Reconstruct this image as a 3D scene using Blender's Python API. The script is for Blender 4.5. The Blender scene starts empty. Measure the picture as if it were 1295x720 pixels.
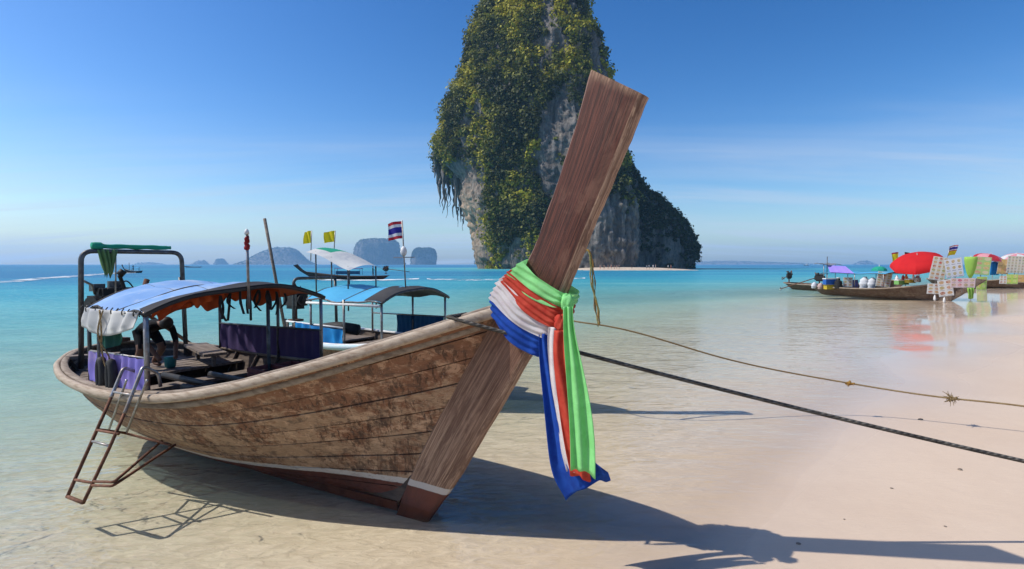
import bpy, math, random
import numpy as np
from mathutils import Vector

random.seed(7)
RNG = np.random.default_rng(7)
sc = bpy.context.scene
col = sc.collection
R = math.radians

# ------------------------------------------------------------------ camera
CAM_H = 2.4
FPX, CX, CY, HORIZON = 680.0, 647.5, 360.0, 334.5
PITCH = math.atan((CY - HORIZON) / FPX)
cam = bpy.data.cameras.new('camera')
cam.sensor_width = 36.0
cam.lens = 36.0 * FPX / 1295.0
cam.clip_start = 0.1
cam.clip_end = 30000
camo = bpy.data.objects.new('camera', cam)
col.objects.link(camo)
camo.location = (0, 0, CAM_H)
camo.rotation_euler = (math.pi / 2 - PITCH, 0, 0)
sc.camera = camo

# ------------------------------------------------------------------ light
LIGHT = Vector((0.86, 0.03, -1.0)).normalized()
ELEV = math.asin(-LIGHT.z)
sun = bpy.data.lights.new('sun', 'SUN')
sun.energy = 4.2
sun.angle = R(0.53)
sun.color = (1.0, 0.95, 0.87)
suno = bpy.data.objects.new('sun', sun)
col.objects.link(suno)
suno.rotation_euler = LIGHT.to_track_quat('-Z', 'Y').to_euler()
suno.location = (-30, 0, 40)

world = bpy.data.worlds.new('World')
sc.world = world
world.use_nodes = True
wn = world.node_tree
wn.nodes.clear()
def wnode(t, **kw):
    n = wn.nodes.new(t)
    for k, v in kw.items():
        setattr(n, k, v)
    return n
wo = wnode('ShaderNodeOutputWorld')
bg = wnode('ShaderNodeBackground')
bg.inputs['Strength'].default_value = 0.15
sky = wnode('ShaderNodeTexSky', sky_type='NISHITA')
sky.sun_disc = False
sky.sun_elevation = ELEV
sky.sun_rotation = math.atan2(-LIGHT.x, -LIGHT.y)
sky.altitude = 0
sky.air_density = 1.0
sky.dust_density = 1.0
sky.ozone_density = 2.0
# thin cirrus: noise on a flat layer high above the place, seen in perspective
tc = wnode('ShaderNodeTexCoord')
sep = wnode('ShaderNodeSeparateXYZ')
wn.links.new(tc.outputs['Generated'], sep.inputs[0])
def wmath(op, a, b=None, clamp=False):
    m = wnode('ShaderNodeMath', operation=op)
    m.use_clamp = clamp
    for i, v in enumerate((a, b)):
        if v is None:
            continue
        if isinstance(v, (int, float)):
            m.inputs[i].default_value = v
        else:
            wn.links.new(v, m.inputs[i])
    return m.outputs[0]
zc = wmath('ADD', wmath('MAXIMUM', sep.outputs['Z'], 0.0), 0.10)
cx_ = wmath('DIVIDE', sep.outputs['X'], zc)
cy_ = wmath('DIVIDE', sep.outputs['Y'], zc)
comb = wnode('ShaderNodeCombineXYZ')
wn.links.new(cx_, comb.inputs[0]); wn.links.new(cy_, comb.inputs[1])
def cloud_layer(rot, scale, loc, nscale, detail, lo, hi, dist=0.6):
    mp = wnode('ShaderNodeMapping')
    mp.inputs['Rotation'].default_value = (0, 0, rot)
    mp.inputs['Scale'].default_value = scale
    mp.inputs['Location'].default_value = loc
    wn.links.new(comb.outputs[0], mp.inputs[0])
    nz = wnode('ShaderNodeTexNoise')
    nz.inputs['Scale'].default_value = nscale
    nz.inputs['Detail'].default_value = detail
    nz.inputs['Roughness'].default_value = 0.6
    nz.inputs['Distortion'].default_value = dist
    wn.links.new(mp.outputs[0], nz.inputs['Vector'])
    mr = wnode('ShaderNodeMapRange')
    mr.interpolation_type = 'SMOOTHSTEP'
    mr.inputs['From Min'].default_value = lo
    mr.inputs['From Max'].default_value = hi
    wn.links.new(nz.outputs['Fac'], mr.inputs['Value'])
    return mr.outputs[0]
c1 = cloud_layer(R(12), (0.22, 1.0, 1), (3.3, 1.2, 0), 1.1, 9, 0.42, 0.72)
c2 = cloud_layer(R(-8), (0.12, 0.8, 1), (1.3, 5.2, 0), 1.6, 7, 0.44, 0.80)
# clouds keep to the lower sky
lowmask = wnode('ShaderNodeMapRange'); lowmask.interpolation_type = 'SMOOTHSTEP'
lowmask.inputs['From Min'].default_value = 0.30
lowmask.inputs['From Max'].default_value = 0.04
wn.links.new(sep.outputs['Z'], lowmask.inputs['Value'])
cm = wmath('MULTIPLY', wmath('ADD', wmath('MULTIPLY', c1, 0.75), wmath('MULTIPLY', c2, 0.55), True), lowmask.outputs[0])
hsv = wnode('ShaderNodeHueSaturation')
hsv.inputs['Hue'].default_value = 0.504
hsv.inputs['Saturation'].default_value = 1.24
hsv.inputs['Value'].default_value = 1.08
def wscale(sock, k):
    v = wnode('ShaderNodeVectorMath', operation='SCALE'); v.inputs['Scale'].default_value = k
    wn.links.new(sock, v.inputs[0]); return v.outputs[0]
gam = wnode('ShaderNodeGamma'); gam.inputs['Gamma'].default_value = 1.35
wn.links.new(wscale(sky.outputs[0], .14), gam.inputs['Color'])
wn.links.new(wscale(gam.outputs[0], 1 / .14), hsv.inputs['Color'])
mixc = wnode('ShaderNodeMix', data_type='RGBA')
wn.links.new(wmath('MULTIPLY', cm, 0.8), mixc.inputs[0])
wn.links.new(hsv.outputs[0], mixc.inputs[6])
mixc.inputs[7].default_value = (4.1, 4.5, 5.2, 1)
wn.links.new(mixc.outputs[2], bg.inputs['Color'])
wn.links.new(bg.outputs[0], wo.inputs['Surface'])

sc.view_settings.view_transform = 'Standard'
sc.view_settings.look = 'None'
sc.view_settings.gamma = 1.0
sc.view_settings.use_curve_mapping = False
sc.view_settings.exposure = 0.1
sc.cycles.max_bounces = 8
sc.cycles.transparent_max_bounces = 24
sc.cycles.volume_bounces = 1
sc.cycles.caustics_reflective = False
sc.cycles.caustics_refractive = False

# ------------------------------------------------------------------ maths
_c, _s = math.cos(PITCH), math.sin(PITCH)
def ray(x, y):
    u = (x - CX) / FPX; v = (CY - y) / FPX
    return np.array([u, _c + v * _s, -_s + v * _c])
O = np.array([0, 0, CAM_H])
def atz(x, y, z):                     # the point of height z seen at that pixel
    r = ray(x, y); return O + r * ((z - CAM_H) / r[2])
def aty(x, y, Y):                     # the point at that distance
    r = ray(x, y); return O + r * (Y / r[1])
def onplane(x, y, P, n):
    r = ray(x, y); return O + r * (np.dot(np.array(P) - O, n) / np.dot(r, n))

def _hash(ix, iy, iz, seed):
    h = (ix.astype(np.int64) * 374761393 + iy.astype(np.int64) * 668265263 + iz.astype(np.int64) * 2147483647 + seed * 974634777) & 0xffffffff
    h = ((h ^ (h >> 13)) * 1274126177) & 0xffffffff
    h = ((h ^ (h >> 16)) * 2246822519) & 0xffffffff
    return ((h ^ (h >> 15)) & 0xffffff) / float(0xffffff)
def vnoise(p, seed=0):
    p = np.asarray(p, float)
    i = np.floor(p); f = p - i; i = i.astype(np.int64); f = f * f * (3 - 2 * f)
    r = 0
    for dx in (0, 1):
        for dy in (0, 1):
            for dz in (0, 1):
                w = (f[..., 0] if dx else 1 - f[..., 0]) * (f[..., 1] if dy else 1 - f[..., 1]) * (f[..., 2] if dz else 1 - f[..., 2])
                r = r + w * _hash(i[..., 0] + dx, i[..., 1] + dy, i[..., 2] + dz, seed)
    return r * 2 - 1
def fbm(p, octs=4, seed=0, gain=0.5):
    p = np.asarray(p, float); a = 1.0; t = 0; tot = 0
    for k in range(octs):
        t = t + a * vnoise(p * (2.03 ** k) + 17.3 * k, seed + k); tot += a; a *= gain
    return t / tot

class Spline:                          # natural cubic through points
    def __init__(self, t, y):
        t = np.array(t, float); y = np.array(y, float); n = len(t)
        A = np.zeros((n, n)); b = np.zeros(n); h = np.diff(t)
        A[0, 0] = A[-1, -1] = 1
        for i in range(1, n - 1):
            A[i, i - 1] = h[i - 1]; A[i, i] = 2 * (h[i - 1] + h[i]); A[i, i + 1] = h[i]
            b[i] = 6 * ((y[i + 1] - y[i]) / h[i] - (y[i] - y[i - 1]) / h[i - 1])
        self.m = np.linalg.solve(A, b); self.t = t; self.y = y; self.h = h
    def __call__(self, x):
        x = np.asarray(x, float)
        i = np.clip(np.searchsorted(self.t, x) - 1, 0, len(self.h) - 1)
        h = self.h[i]; a = (self.t[i + 1] - x) / h; b = (x - self.t[i]) / h
        return a * self.y[i] + b * self.y[i + 1] + ((a ** 3 - a) * self.m[i] + (b ** 3 - b) * self.m[i + 1]) * h * h / 6

# ------------------------------------------------------------------ object helpers
def tag(o, label=None, cat=None, group=None, kind=None):
    if label: o['label'] = label
    if cat: o['category'] = cat
    if group: o['group'] = group
    if kind: o['kind'] = kind
    return o
def empty(name, loc=(0, 0, 0), rz=0.0, label=None, cat=None, group=None, parent=None):
    o = bpy.data.objects.new(name, None)
    o.empty_display_size = 0.2
    col.objects.link(o)
    o.location = Vector(loc); o.rotation_euler = (0, 0, rz)
    if parent: o.parent = parent
    return tag(o, label, cat, group)
class MB:
    def __init__(self): self.v = []; self.f = []; self.mi = []; self.n = 0
    def add(self, v, f, mi=0):
        v = np.asarray(v, float).reshape(-1, 3)
        self.v.append(v)
        for q in f: self.f.append([int(k) + self.n for k in q]); self.mi.append(mi)
        self.n += len(v); return self
    def box(self, c, size, rz=0.0, rx=0.0, ry=0.0, mi=0):
        sx, sy, sz = [k / 2 for k in size]
        v = np.array([[x, y, z] for x in (-sx, sx) for y in (-sy, sy) for z in (-sz, sz)])
        for ang, (i, j) in ((rx, (1, 2)), (ry, (2, 0)), (rz, (0, 1))):
            if ang:
                c_, s_ = math.cos(ang), math.sin(ang); a, b = v[:, i].copy(), v[:, j].copy()
                v[:, i] = a * c_ - b * s_; v[:, j] = a * s_ + b * c_
        return self.add(v + np.array(c), [(0, 1, 3, 2), (4, 6, 7, 5), (0, 4, 5, 1), (2, 3, 7, 6), (0, 2, 6, 4), (1, 5, 7, 3)], mi)
    def beam(self, p, q, w, h, mi=0, up=(0, 0, 1)):
        p = np.array(p, float); q = np.array(q, float); d = q - p; d /= np.linalg.norm(d)
        s = np.cross(d, up)
        if np.linalg.norm(s) < 1e-4: s = np.cross(d, (1, 0, 0))
        s /= np.linalg.norm(s); u = np.cross(s, d)
        v = [e + s * a * w / 2 + u * b * h / 2 for e in (p, q) for a, b in ((-1, -1), (1, -1), (1, 1), (-1, 1))]
        return self.add(v, [(0, 1, 2, 3), (7, 6, 5, 4), (0, 4, 5, 1), (1, 5, 6, 2), (2, 6, 7, 3), (3, 7, 4, 0)], mi)
    def tube(self, pts, r, seg=8, mi=0, cap=True):
        pts = np.array(pts, float); n = len(pts)
        rr = np.full(n, r) if np.isscalar(r) else np.array(r, float)
        t = np.gradient(pts, axis=0); t /= np.linalg.norm(t, axis=1)[:, None] + 1e-12
        ref = np.array([0, 0, 1.0]) if abs(t[0][2]) < 0.9 else np.array([1.0, 0, 0])
        vs = []; u = np.cross(t[0], ref)
        for i in range(n):
            u = u - t[i] * np.dot(u, t[i]); u /= np.linalg.norm(u) + 1e-12; w = np.cross(t[i], u)
            for k in range(seg):
                a = 2 * math.pi * k / seg
                vs.append(pts[i] + rr[i] * (math.cos(a) * u + math.sin(a) * w))
        f = [(i * seg + k, i * seg + (k + 1) % seg, (i + 1) * seg + (k + 1) % seg, (i + 1) * seg + k) for i in range(n - 1) for k in range(seg)]
        if cap: f += [tuple(range(seg))[::-1], tuple((n - 1) * seg + k for k in range(seg))]
        return self.add(vs, f, mi)
    def loft(self, rings, closed=True, cap=False, mi=0):
        rings = np.asarray(rings, float); n, m = rings.shape[:2]
        f = [(i * m + k, i * m + (k + 1) % m, (i + 1) * m + (k + 1) % m, (i + 1) * m + k) for i in range(n - 1) for k in range(m if closed else m - 1)]
        if cap: f += [tuple(range(m))[::-1], tuple((n - 1) * m + k for k in range(m))]
        return self.add(rings.reshape(-1, 3), f, mi)
    def build(self, name, mats, parent=None, smooth=False, kind=None, label=None, cat=None, group=None, autosmooth=None):
        me = bpy.data.meshes.new(name)
        me.from_pydata(np.concatenate(self.v).tolist(), [], self.f)
        if not isinstance(mats, (list, tuple)): mats = [mats]
        for m in mats: me.materials.append(m)
        if len(mats) > 1: me.polygons.foreach_set('material_index', self.mi)
        if smooth: me.polygons.foreach_set('use_smooth', [True] * len(self.f))
        me.update()
        if autosmooth and smooth:
            me.set_sharp_from_angle(angle=R(autosmooth))
        o = bpy.data.objects.new(name, me); col.objects.link(o)
        if parent: o.parent = parent
        return tag(o, label, cat, group, kind)
def arc_fillet(pts, r, n=6):           # rounds the inner corners of a polyline
    pts = [np.array(p, float) for p in pts]; out = [pts[0]]
    for a, b, c in zip(pts, pts[1:], pts[2:]):
        d1 = (a - b) / np.linalg.norm(a - b); d2 = (c - b) / np.linalg.norm(c - b)
        for k in range(n + 1):
            t = k / n; out.append((1 - t) ** 2 * (b + d1 * r) + 2 * t * (1 - t) * b + t * t * (b + d2 * r))
    out.append(pts[-1]); return out

# ------------------------------------------------------------------ materials
class NT:
    def __init__(self, name):
        self.m = bpy.data.materials.new(name); self.m.use_nodes = True
        self.t = self.m.node_tree; self.t.nodes.clear()
        self.out = self.t.nodes.new('ShaderNodeOutputMaterial')
    def n(self, typ, props=None, **inp):
        nd = self.t.nodes.new('ShaderNode' + typ)
        for k, v in (props or {}).items(): setattr(nd, k, v)
        for k, v in inp.items(): self.set(nd, k, v)
        return nd
    def set(self, nd, k, v):
        key = int(k[1:]) if k[0] == '_' else k.replace('__', ' ')
        s = nd.inputs[key]
        if isinstance(v, bpy.types.NodeSocket): self.t.links.new(v, s)
        else: s.default_value = v
    def coord(self, kind='Object', scale=(1, 1, 1), rot=(0, 0, 0), loc=(0, 0, 0)):
        if kind == 'World': o = self.n('NewGeometry').outputs['Position']
        else: o = self.n('TexCoord').outputs[kind]
        return self.n('Mapping', Vector=o, Scale=scale, Rotation=rot, Location=loc).outputs[0]
    def noise(self, vec, scale=5, detail=4, rough=.55, dist=0.0):
        return self.n('TexNoise', Vector=vec, Scale=scale, Detail=detail, Roughness=rough, Distortion=dist).outputs['Fac']
    def ramp(self, v, lo, hi, a=0.0, b=1.0, smooth=True):
        return self.n('MapRange', {'interpolation_type': 'SMOOTHSTEP' if smooth else 'LINEAR'}, Value=v, From__Min=lo, From__Max=hi, To__Min=a, To__Max=b).outputs[0]
    def mix(self, f, a, b, mode='MIX'):
        def c4(v): return (*v, 1) if isinstance(v, (tuple, list)) and len(v) == 3 else v
        return self.n('Mix', {'data_type': 'RGBA', 'blend_type': mode}, _0=f, _6=c4(a), _7=c4(b)).outputs[2]
    def math(self, op, a, b=0.0, clamp=False):
        return self.n('Math', {'operation': op, 'use_clamp': clamp}, _0=a, _1=b).outputs[0]
    def colramp(self, v, stops):
        nd = self.n('ValToRGB', Fac=v); e = nd.color_ramp.elements
        while len(e) < len(stops): e.new(0.5)
        for k, (p, c) in enumerate(stops): e[k].position = p; e[k].color = (*c, 1)
        return nd.outputs[0]
    def bump(self, h, strength=.3, dist=.01):
        return self.n('Bump', Height=h, Strength=strength, Distance=dist).outputs[0]
    def principled(self, color, rough=.6, normal=None, **kw):
        p = self.n('BsdfPrincipled', Base__Color=(*color, 1) if isinstance(color, tuple) and len(color) == 3 else color, Roughness=rough, **kw)
        if normal is not None: self.set(p, 'Normal', normal)
        self.t.links.new(p.outputs[0], self.out.inputs['Surface'])
        return p
_mats = {}
def simple(name, c1, c2=None, rough=.6, scale=6, stretch=(1, 1, 1), bump=.15, metal=0.0, detail=4, lo=.35, hi=.7, spec=.4):
    if name in _mats: return _mats[name]
    N = NT(name); c2 = c2 or tuple(k * .7 for k in c1)
    v = N.coord('Object', stretch)
    nz = N.noise(v, scale, detail)
    c = N.mix(N.ramp(nz, lo, hi), c1, c2)
    fine = N.noise(v, scale * 6, 3)
    c = N.mix(N.ramp(fine, .3, .75, 0, .35), c, tuple(k * .55 for k in c1))
    N.principled(c, N.ramp(nz, .3, .7, rough, min(1, rough + .15)), N.bump(fine, bump, .01), Metallic=metal, Specular__IOR__Level=spec)
    _mats[name] = N.m; return N.m

def hull_wood(name, tan, red, paint=True, line=(.27, -.055), keelcol=(.13, .032, .018)):
    N = NT(name)
    oc = N.n('TexCoord').outputs['Object']
    rnd = N.n('ObjectInfo').outputs['Random']
    off = N.n('CombineXYZ', X=N.math('MULTIPLY', rnd, 37.0), Y=N.math('MULTIPLY', rnd, 13.0), Z=N.math('MULTIPLY', rnd, 7.0)).outputs[0]
    v = N.n('VectorMath', {'operation': 'ADD'}, _0=oc, _1=off).outputs[0]
    grain = N.noise(N.n('Mapping', Vector=v, Scale=(1.2, 10, 34)).outputs[0], 3.0, 6, .6, .4)
    blot = N.noise(N.n('Mapping', Vector=oc, Scale=(.9, 1, 1.4)).outputs[0], 2.6, 6, .66, .5)
    chips = N.noise(N.n('Mapping', Vector=oc, Scale=(1, 1, 2.2)).outputs[0], 9.0, 7, .72, .8)
    sp = N.n('SeparateXYZ', Vector=oc)
    # old red-brown varnish survives near the top strakes and in flakes below
    top = N.ramp(N.math('ADD', sp.outputs['Z'], N.math('MULTIPLY', sp.outputs['X'], -.22)), .95, 1.9, 0, .30)
    redm = N.ramp(N.math('ADD', N.math('ADD', N.math('MULTIPLY', blot, .6), N.math('MULTIPLY', chips, .5)), top), .53, .64)
    c = N.mix(N.ramp(grain, .3, .72), tan, tuple(k * .62 for k in tan))
    c = N.mix(N.math('MULTIPLY', redm, .82), c, red)
    pale = N.ramp(N.noise(N.n('Mapping', Vector=oc, Scale=(1, 1, 1.8), Location=(3, 1, 7)).outputs[0], 5.5, 7, .75, .6), .50, .62)
    c = N.mix(N.math('MULTIPLY', pale, .55), c, tuple(min(1, k * 1.5 + .03) for k in tan))
    drip = N.noise(N.n('Mapping', Vector=oc, Scale=(22, 22, 1.3)).outputs[0], 1.0, 5, .7, .5)
    dm = N.math('MULTIPLY', N.ramp(drip, .47, .60), N.ramp(blot, .44, .56))
    c = N.mix(N.math('MULTIPLY', dm, .85), c, (.045, .022, .015))
    black = N.ramp(N.noise(N.n('Mapping', Vector=oc, Scale=(1.5, 1.5, 3), Location=(9, 2, 3)).outputs[0], 3.4, 8, .75, .3), .51, .63)
    c = N.mix(N.math('MULTIPLY', black, .7), c, (.065, .04, .03))
    scr = N.ramp(N.noise(N.n('Mapping', Vector=oc, Scale=(60, 60, 2.0), Location=(2, 2, 2)).outputs[0], 1.0, 3, .6, .2), .64, .72)
    c = N.mix(N.math('MULTIPLY', scr, .4), c, (.5, .44, .37))
    c = N.mix(N.math('MULTIPLY', rnd, .22), c, tuple(k * .5 for k in tan))
    if paint:   # white boot line and red-brown bottom paint
        zl = N.math('ADD', N.math('MULTIPLY', sp.outputs['X'], -line[1]), line[0])
        wob = N.math('MULTIPLY', N.math('ADD', chips, -.5), .035)
        d = N.math('ADD', N.math('SUBTRACT', sp.outputs['Z'], N.math('MAXIMUM', zl, .1)), wob)
        wh = N.ramp(d, .004, -.004)
        c = N.mix(N.math('MULTIPLY', wh, N.ramp(chips, .72, .5, .35, .95)), c, (.55, .50, .44))
        rd = N.ramp(N.math('ADD', d, .06), .004, -.004)
        kc = N.mix(N.ramp(blot, .35, .7), keelcol, tuple(k * .45 for k in keelcol))
        c = N.mix(N.math('MULTIPLY', rd, .97), c, kc)
    h = N.math('ADD', N.math('MULTIPLY', grain, .6), N.math('MULTIPLY', chips, .7))
    N.principled(c, N.ramp(chips, .3, .7, .5, .8), N.bump(h, .55, .012), Specular__IOR__Level=.3)
    return N.m

M_hull = hull_wood('hull wood', (.43, .275, .165), (.185, .066, .030))
M_hull2 = hull_wood('second hull wood', (.26, .17, .11), (.2, .09, .05))
M_hull3 = hull_wood('market hull wood', (.17, .125, .095), (.10, .05, .034), paint=False)
M_hulldark = hull_wood('dark hull wood', (.05, .035, .028), (.06, .025, .018), paint=False)

def stem_wood():
    N = NT('stem wood')
    at = N.n('Attribute', {'attribute_name': 'along'}).outputs['Vector']
    grain = N.noise(N.n('Mapping', Vector=at, Scale=(24, 24, 1.1)).outputs[0], 1.6, 7, .66, .6)
    fine = N.noise(N.n('Mapping', Vector=at, Scale=(70, 70, 3)).outputs[0], 2.0, 5, .6, .4)
    bl = N.noise(at, 1.7, 6, .65, .5)
    c = N.mix(N.ramp(grain, .40, .60), (.135, .046, .030), (.050, .021, .016))
    c = N.mix(N.ramp(bl, .47, .62, 0, .6), c, (.21, .105, .07))
    c = N.mix(N.ramp(fine, .60, .76, 0, .4), c, (.34, .24, .17))
    crack = N.ramp(N.noise(N.n('Mapping', Vector=at, Scale=(40, 40, .8), Location=(4, 4, 0)).outputs[0], 1.0, 3, .5, .3), .60, .66)
    c = N.mix(N.math('MULTIPLY', crack, .8), c, (.03, .015, .01))
    sx = N.n('SeparateXYZ', Vector=at)
    # bare wood at top, foot and edges; the front edge's catch-light is in the colour
    ed = N.math('ADD', N.ramp(sx.outputs['X'], .88, .905), N.math('ADD', N.ramp(sx.outputs['X'], .035, .0), N.math('ADD', N.ramp(sx.outputs['Z'], 2.1, .9, 0, .95), N.ramp(sx.outputs['Z'], 4.12, 4.2, 0, .8))), True)
    ed = N.math('MULTIPLY', ed, N.ramp(N.math('ADD', N.math('MULTIPLY', bl, .5), N.math('MULTIPLY', fine, .5)), .2, .5, .35, 1))
    bare = N.mix(N.ramp(grain, .38, .62), (.50, .33, .215), (.22, .125, .078))
    bare = N.mix(N.ramp(N.noise(N.n('Mapping', Vector=at, Scale=(3, 3, 1.6), Location=(7, 1, 2)).outputs[0], 2.4, 7, .7, .6), .48, .60, 0, .7), bare, (.12, .06, .038))
    c = N.mix(N.math('MULTIPLY', ed, .85), c, bare)
    oc = N.n('SeparateXYZ', Vector=N.n('TexCoord').outputs['Object'])
    d = N.math('ADD', N.math('SUBTRACT', oc.outputs['Z'], .27), N.math('MULTIPLY', N.math('ADD', bl, -.5), .03))
    c = N.mix(N.math('MULTIPLY', N.ramp(d, .004, -.004), .9), c, (.55, .50, .44))
    c = N.mix(N.math('MULTIPLY', N.ramp(N.math('ADD', d, .065), .004, -.004), .97), c, N.mix(N.ramp(bl, .35, .7), (.13, .032, .018), (.06, .016, .01)))
    h = N.math('ADD', N.math('MULTIPLY', grain, .5), N.math('MULTIPLY', fine, .6))
    N.principled(c, .62, N.bump(h, .6, .012), Specular__IOR__Level=.3)
    return N.m
M_stem = stem_wood()
M_rail = simple('bleached rail wood', (.46, .37, .275), (.27, .19, .13), .75, 3.2, (1.2, 9, 9), .4, lo=.42, hi=.75)
M_cap = simple('grey cap wood', (.33, .265, .20), (.18, .13, .095), .8, 3.0, (1.2, 9, 9), .4)
M_inner = simple('inner hull wood', (.10, .07, .052), (.05, .036, .03), .8, 3, (1, 6, 6), .3)
M_bench = simple('bench wood', (.24, .19, .15), (.13, .10, .08), .75, 3, (1, 8, 8), .3)
M_steel = simple('painted steel', (.12, .125, .13), (.07, .065, .06), .4, 14, bump=.05, metal=.5)
M_steel_l = simple('galvanised steel', (.36, .36, .36), (.22, .17, .13), .38, 9, bump=.06, metal=.7)
M_rust = simple('rusty steel', (.20, .085, .045), (.09, .038, .022), .7, 14, bump=.35, metal=.25)
M_black = simple('black iron', (.02, .02, .021), (.035, .03, .028), .5, 8, bump=.2, metal=.3)
M_rubber = simple('black rubber', (.018, .018, .02), (.03, .03, .03), .65, 10)
M_redp = simple('red paint', (.35, .03, .025), (.2, .02, .018), .5)
M_cratered = simple('crate red', (.26, .05, .04), (.14, .03, .025), .55)
M_white = simple('white paint', (.75, .75, .73), (.6, .59, .56), .5, 4)
M_lblue = simple('light blue paint', (.45, .66, .72), (.62, .68, .68), .55, 4, (1, 5, 5))

def cloth(name, c, dark=None, trans=.25, scale=10, rough=.85, stretch=(1, 1, 1), stain=None):
    N = NT(name); dark = dark or tuple(k * .72 for k in c)
    v = N.coord('Object', stretch)
    a = N.noise(v, scale * .35, 5, .6); b = N.noise(v, scale * 9, 3)
    cc = N.mix(N.ramp(a, .35, .7), c, dark)
    if stain:
        cc = N.mix(N.ramp(N.noise(v, scale * .8, 6, .7), .5, .68, 0, .7), cc, stain)
    nrm = N.bump(N.math('ADD', N.math('MULTIPLY', a, .8), N.math('MULTIPLY', b, .1)), .25, .02)
    p = N.n('BsdfPrincipled', Base__Color=cc, Roughness=rough, Normal=nrm, Specular__IOR__Level=.2)
    t = N.n('BsdfTranslucent', Color=cc, Normal=nrm)
    mx = N.n('MixShader', _0=trans, _1=p.outputs[0], _2=t.outputs[0])
    N.t.links.new(mx.outputs[0], N.out.inputs['Surface'])
    return N.m
C_blue_tarp = cloth('blue tarp', (.20, .37, .66), (.30, .46, .70), .08, 4, .45, stain=(.52, .58, .66))
C_cyan_tarp = cloth('sky blue tarp', (.10, .44, .68), (.08, .36, .60), .1, 4, .45)
C_dark_tarp = cloth('dark tarp', (.035, .034, .034), (.06, .055, .05), .0, 5, .7)
C_orange = cloth('orange vest cloth', (.52, .10, .022), (.36, .055, .016), .2, 8)
C_white = cloth('weathered white cloth', (.66, .65, .61), (.48, .49, .50), .2, 5, stain=(.42, .44, .48))
C_purple = cloth('purple cloth', (.33, .25, .60), (.25, .22, .66), .2, 4, stain=(.50, .38, .56))
C_purple_d = cloth('shaded purple cloth', (.07, .045, .115), (.045, .03, .085), .1, 4)  # purple darkened to hold the awning's shade on the far curtain
C_bluecur = cloth('bright blue sheet', (.02, .27, .62), (.025, .21, .52), .2, 5)
C_navy = cloth('dark blue sheet', (.025, .10, .20), (.018, .07, .15), .15, 5)
C_green_t = cloth('green tarp', (.02, .34, .22), (.03, .28, .16), .15, 5)
C_green_rag = cloth('faded green net', (.13, .26, .10), (.22, .32, .15), .2, 9)
C_teal = cloth('dark green tarp', (.015, .09, .065), (.01, .06, .05), .1, 5)
C_sgreen = cloth('light green scarf', (.32, .78, .30), (.26, .70, .24), .3, 34)
C_sred = cloth('red scarf', (.62, .085, .05), (.52, .045, .03), .3, 34)
C_swhite = cloth('white scarf', (.78, .74, .72), (.70, .62, .62), .3, 34)
C_sblue = cloth('blue scarf', (.018, .085, .42), (.012, .055, .33), .2, 34)
C_yellow = cloth('yellow flag', (.82, .66, .03), (.72, .55, .02), .35, 5)
C_fred = cloth('flag red', (.55, .04, .06), None, .3)
C_fwhite = cloth('flag white', (.78, .77, .78), None, .3)
C_fblue = cloth('flag blue', (.04, .04, .30), None, .3)
C_umbred = cloth('red umbrella cloth', (.62, .02, .022), (.5, .012, .018), .25, 2)
C_lav = cloth('lavender tarp', (.36, .25, .74), (.30, .22, .66), .2, 2)
C_pink = cloth('pink umbrella cloth', (.72, .18, .26), (.7, .35, .38), .3, 2)
C_lime = cloth('lime cloth', (.38, .62, .12), (.28, .5, .1), .3, 2)
C_skin = simple('tanned skin', (.20, .105, .065), (.16, .08, .05), .55, 8)
C_skin2 = simple('fair skin', (.48, .28, .20), (.42, .23, .16), .55, 8)
C_hair = simple('black hair', (.012, .010, .009), (.02, .016, .014), .5, 30)

def rope_mat(name, c1, c2):
    N = NT(name)
    uv = N.n('Attribute', {'attribute_name': 'along'}).outputs['Vector']
    w = N.n('TexWave', {'wave_type': 'BANDS', 'bands_direction': 'DIAGONAL'}, Vector=uv, Scale=9.0, Distortion=1.2, Detail=2.0).outputs['Fac']
    nz = N.noise(uv, 6, 5, .7)
    c = N.mix(N.ramp(nz, .35, .7), c1, c2)
    c = N.mix(N.ramp(w, .5, .1, 0, .6), c, tuple(k * .3 for k in c1))
    N.principled(c, .9, N.bump(w, .8, .006), Specular__IOR__Level=.15)
    return N.m
M_rope_d = rope_mat('dark rope', (.075, .068, .058), (.20, .185, .155))
M_rope_t = rope_mat('tan rope', (.36, .26, .13), (.26, .17, .08))
M_rope_y = rope_mat('yellow green rope', (.46, .38, .13), (.22, .30, .11))
M_rope_o = rope_mat('orange rope', (.52, .25, .05), (.4, .3, .1))
def rope(name, pts, r, mat, parent=None, **kw):
    m = MB(); pts = np.array(pts, float); m.tube(pts, r, 8)
    o = m.build(name, mat, parent, smooth=True, **kw)
    seg = np.concatenate([[0], np.cumsum(np.linalg.norm(np.diff(pts, axis=0), axis=1))])
    at = np.array([(math.cos(k / 8 * 6.283) * r if np.isscalar(r) else 0, math.sin(k / 8 * 6.283) * .02, seg[i]) for i in range(len(pts)) for k in range(8)])
    a = o.data.attributes.new('along', 'FLOAT_VECTOR', 'POINT'); a.data.foreach_set('vector', (at * [3, 3, 1.2]).ravel())
    return o
def catmull(pts, n=10):
    pts = np.array(pts, float); t = np.concatenate([[0], np.cumsum(np.linalg.norm(np.diff(pts, axis=0), axis=1))])
    sp = [Spline(t, pts[:, k]) for k in range(3)]
    tt = np.linspace(0, t[-1], n * (len(pts) - 1) + 1)
    return np.stack([s(tt) for s in sp], 1)

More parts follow.
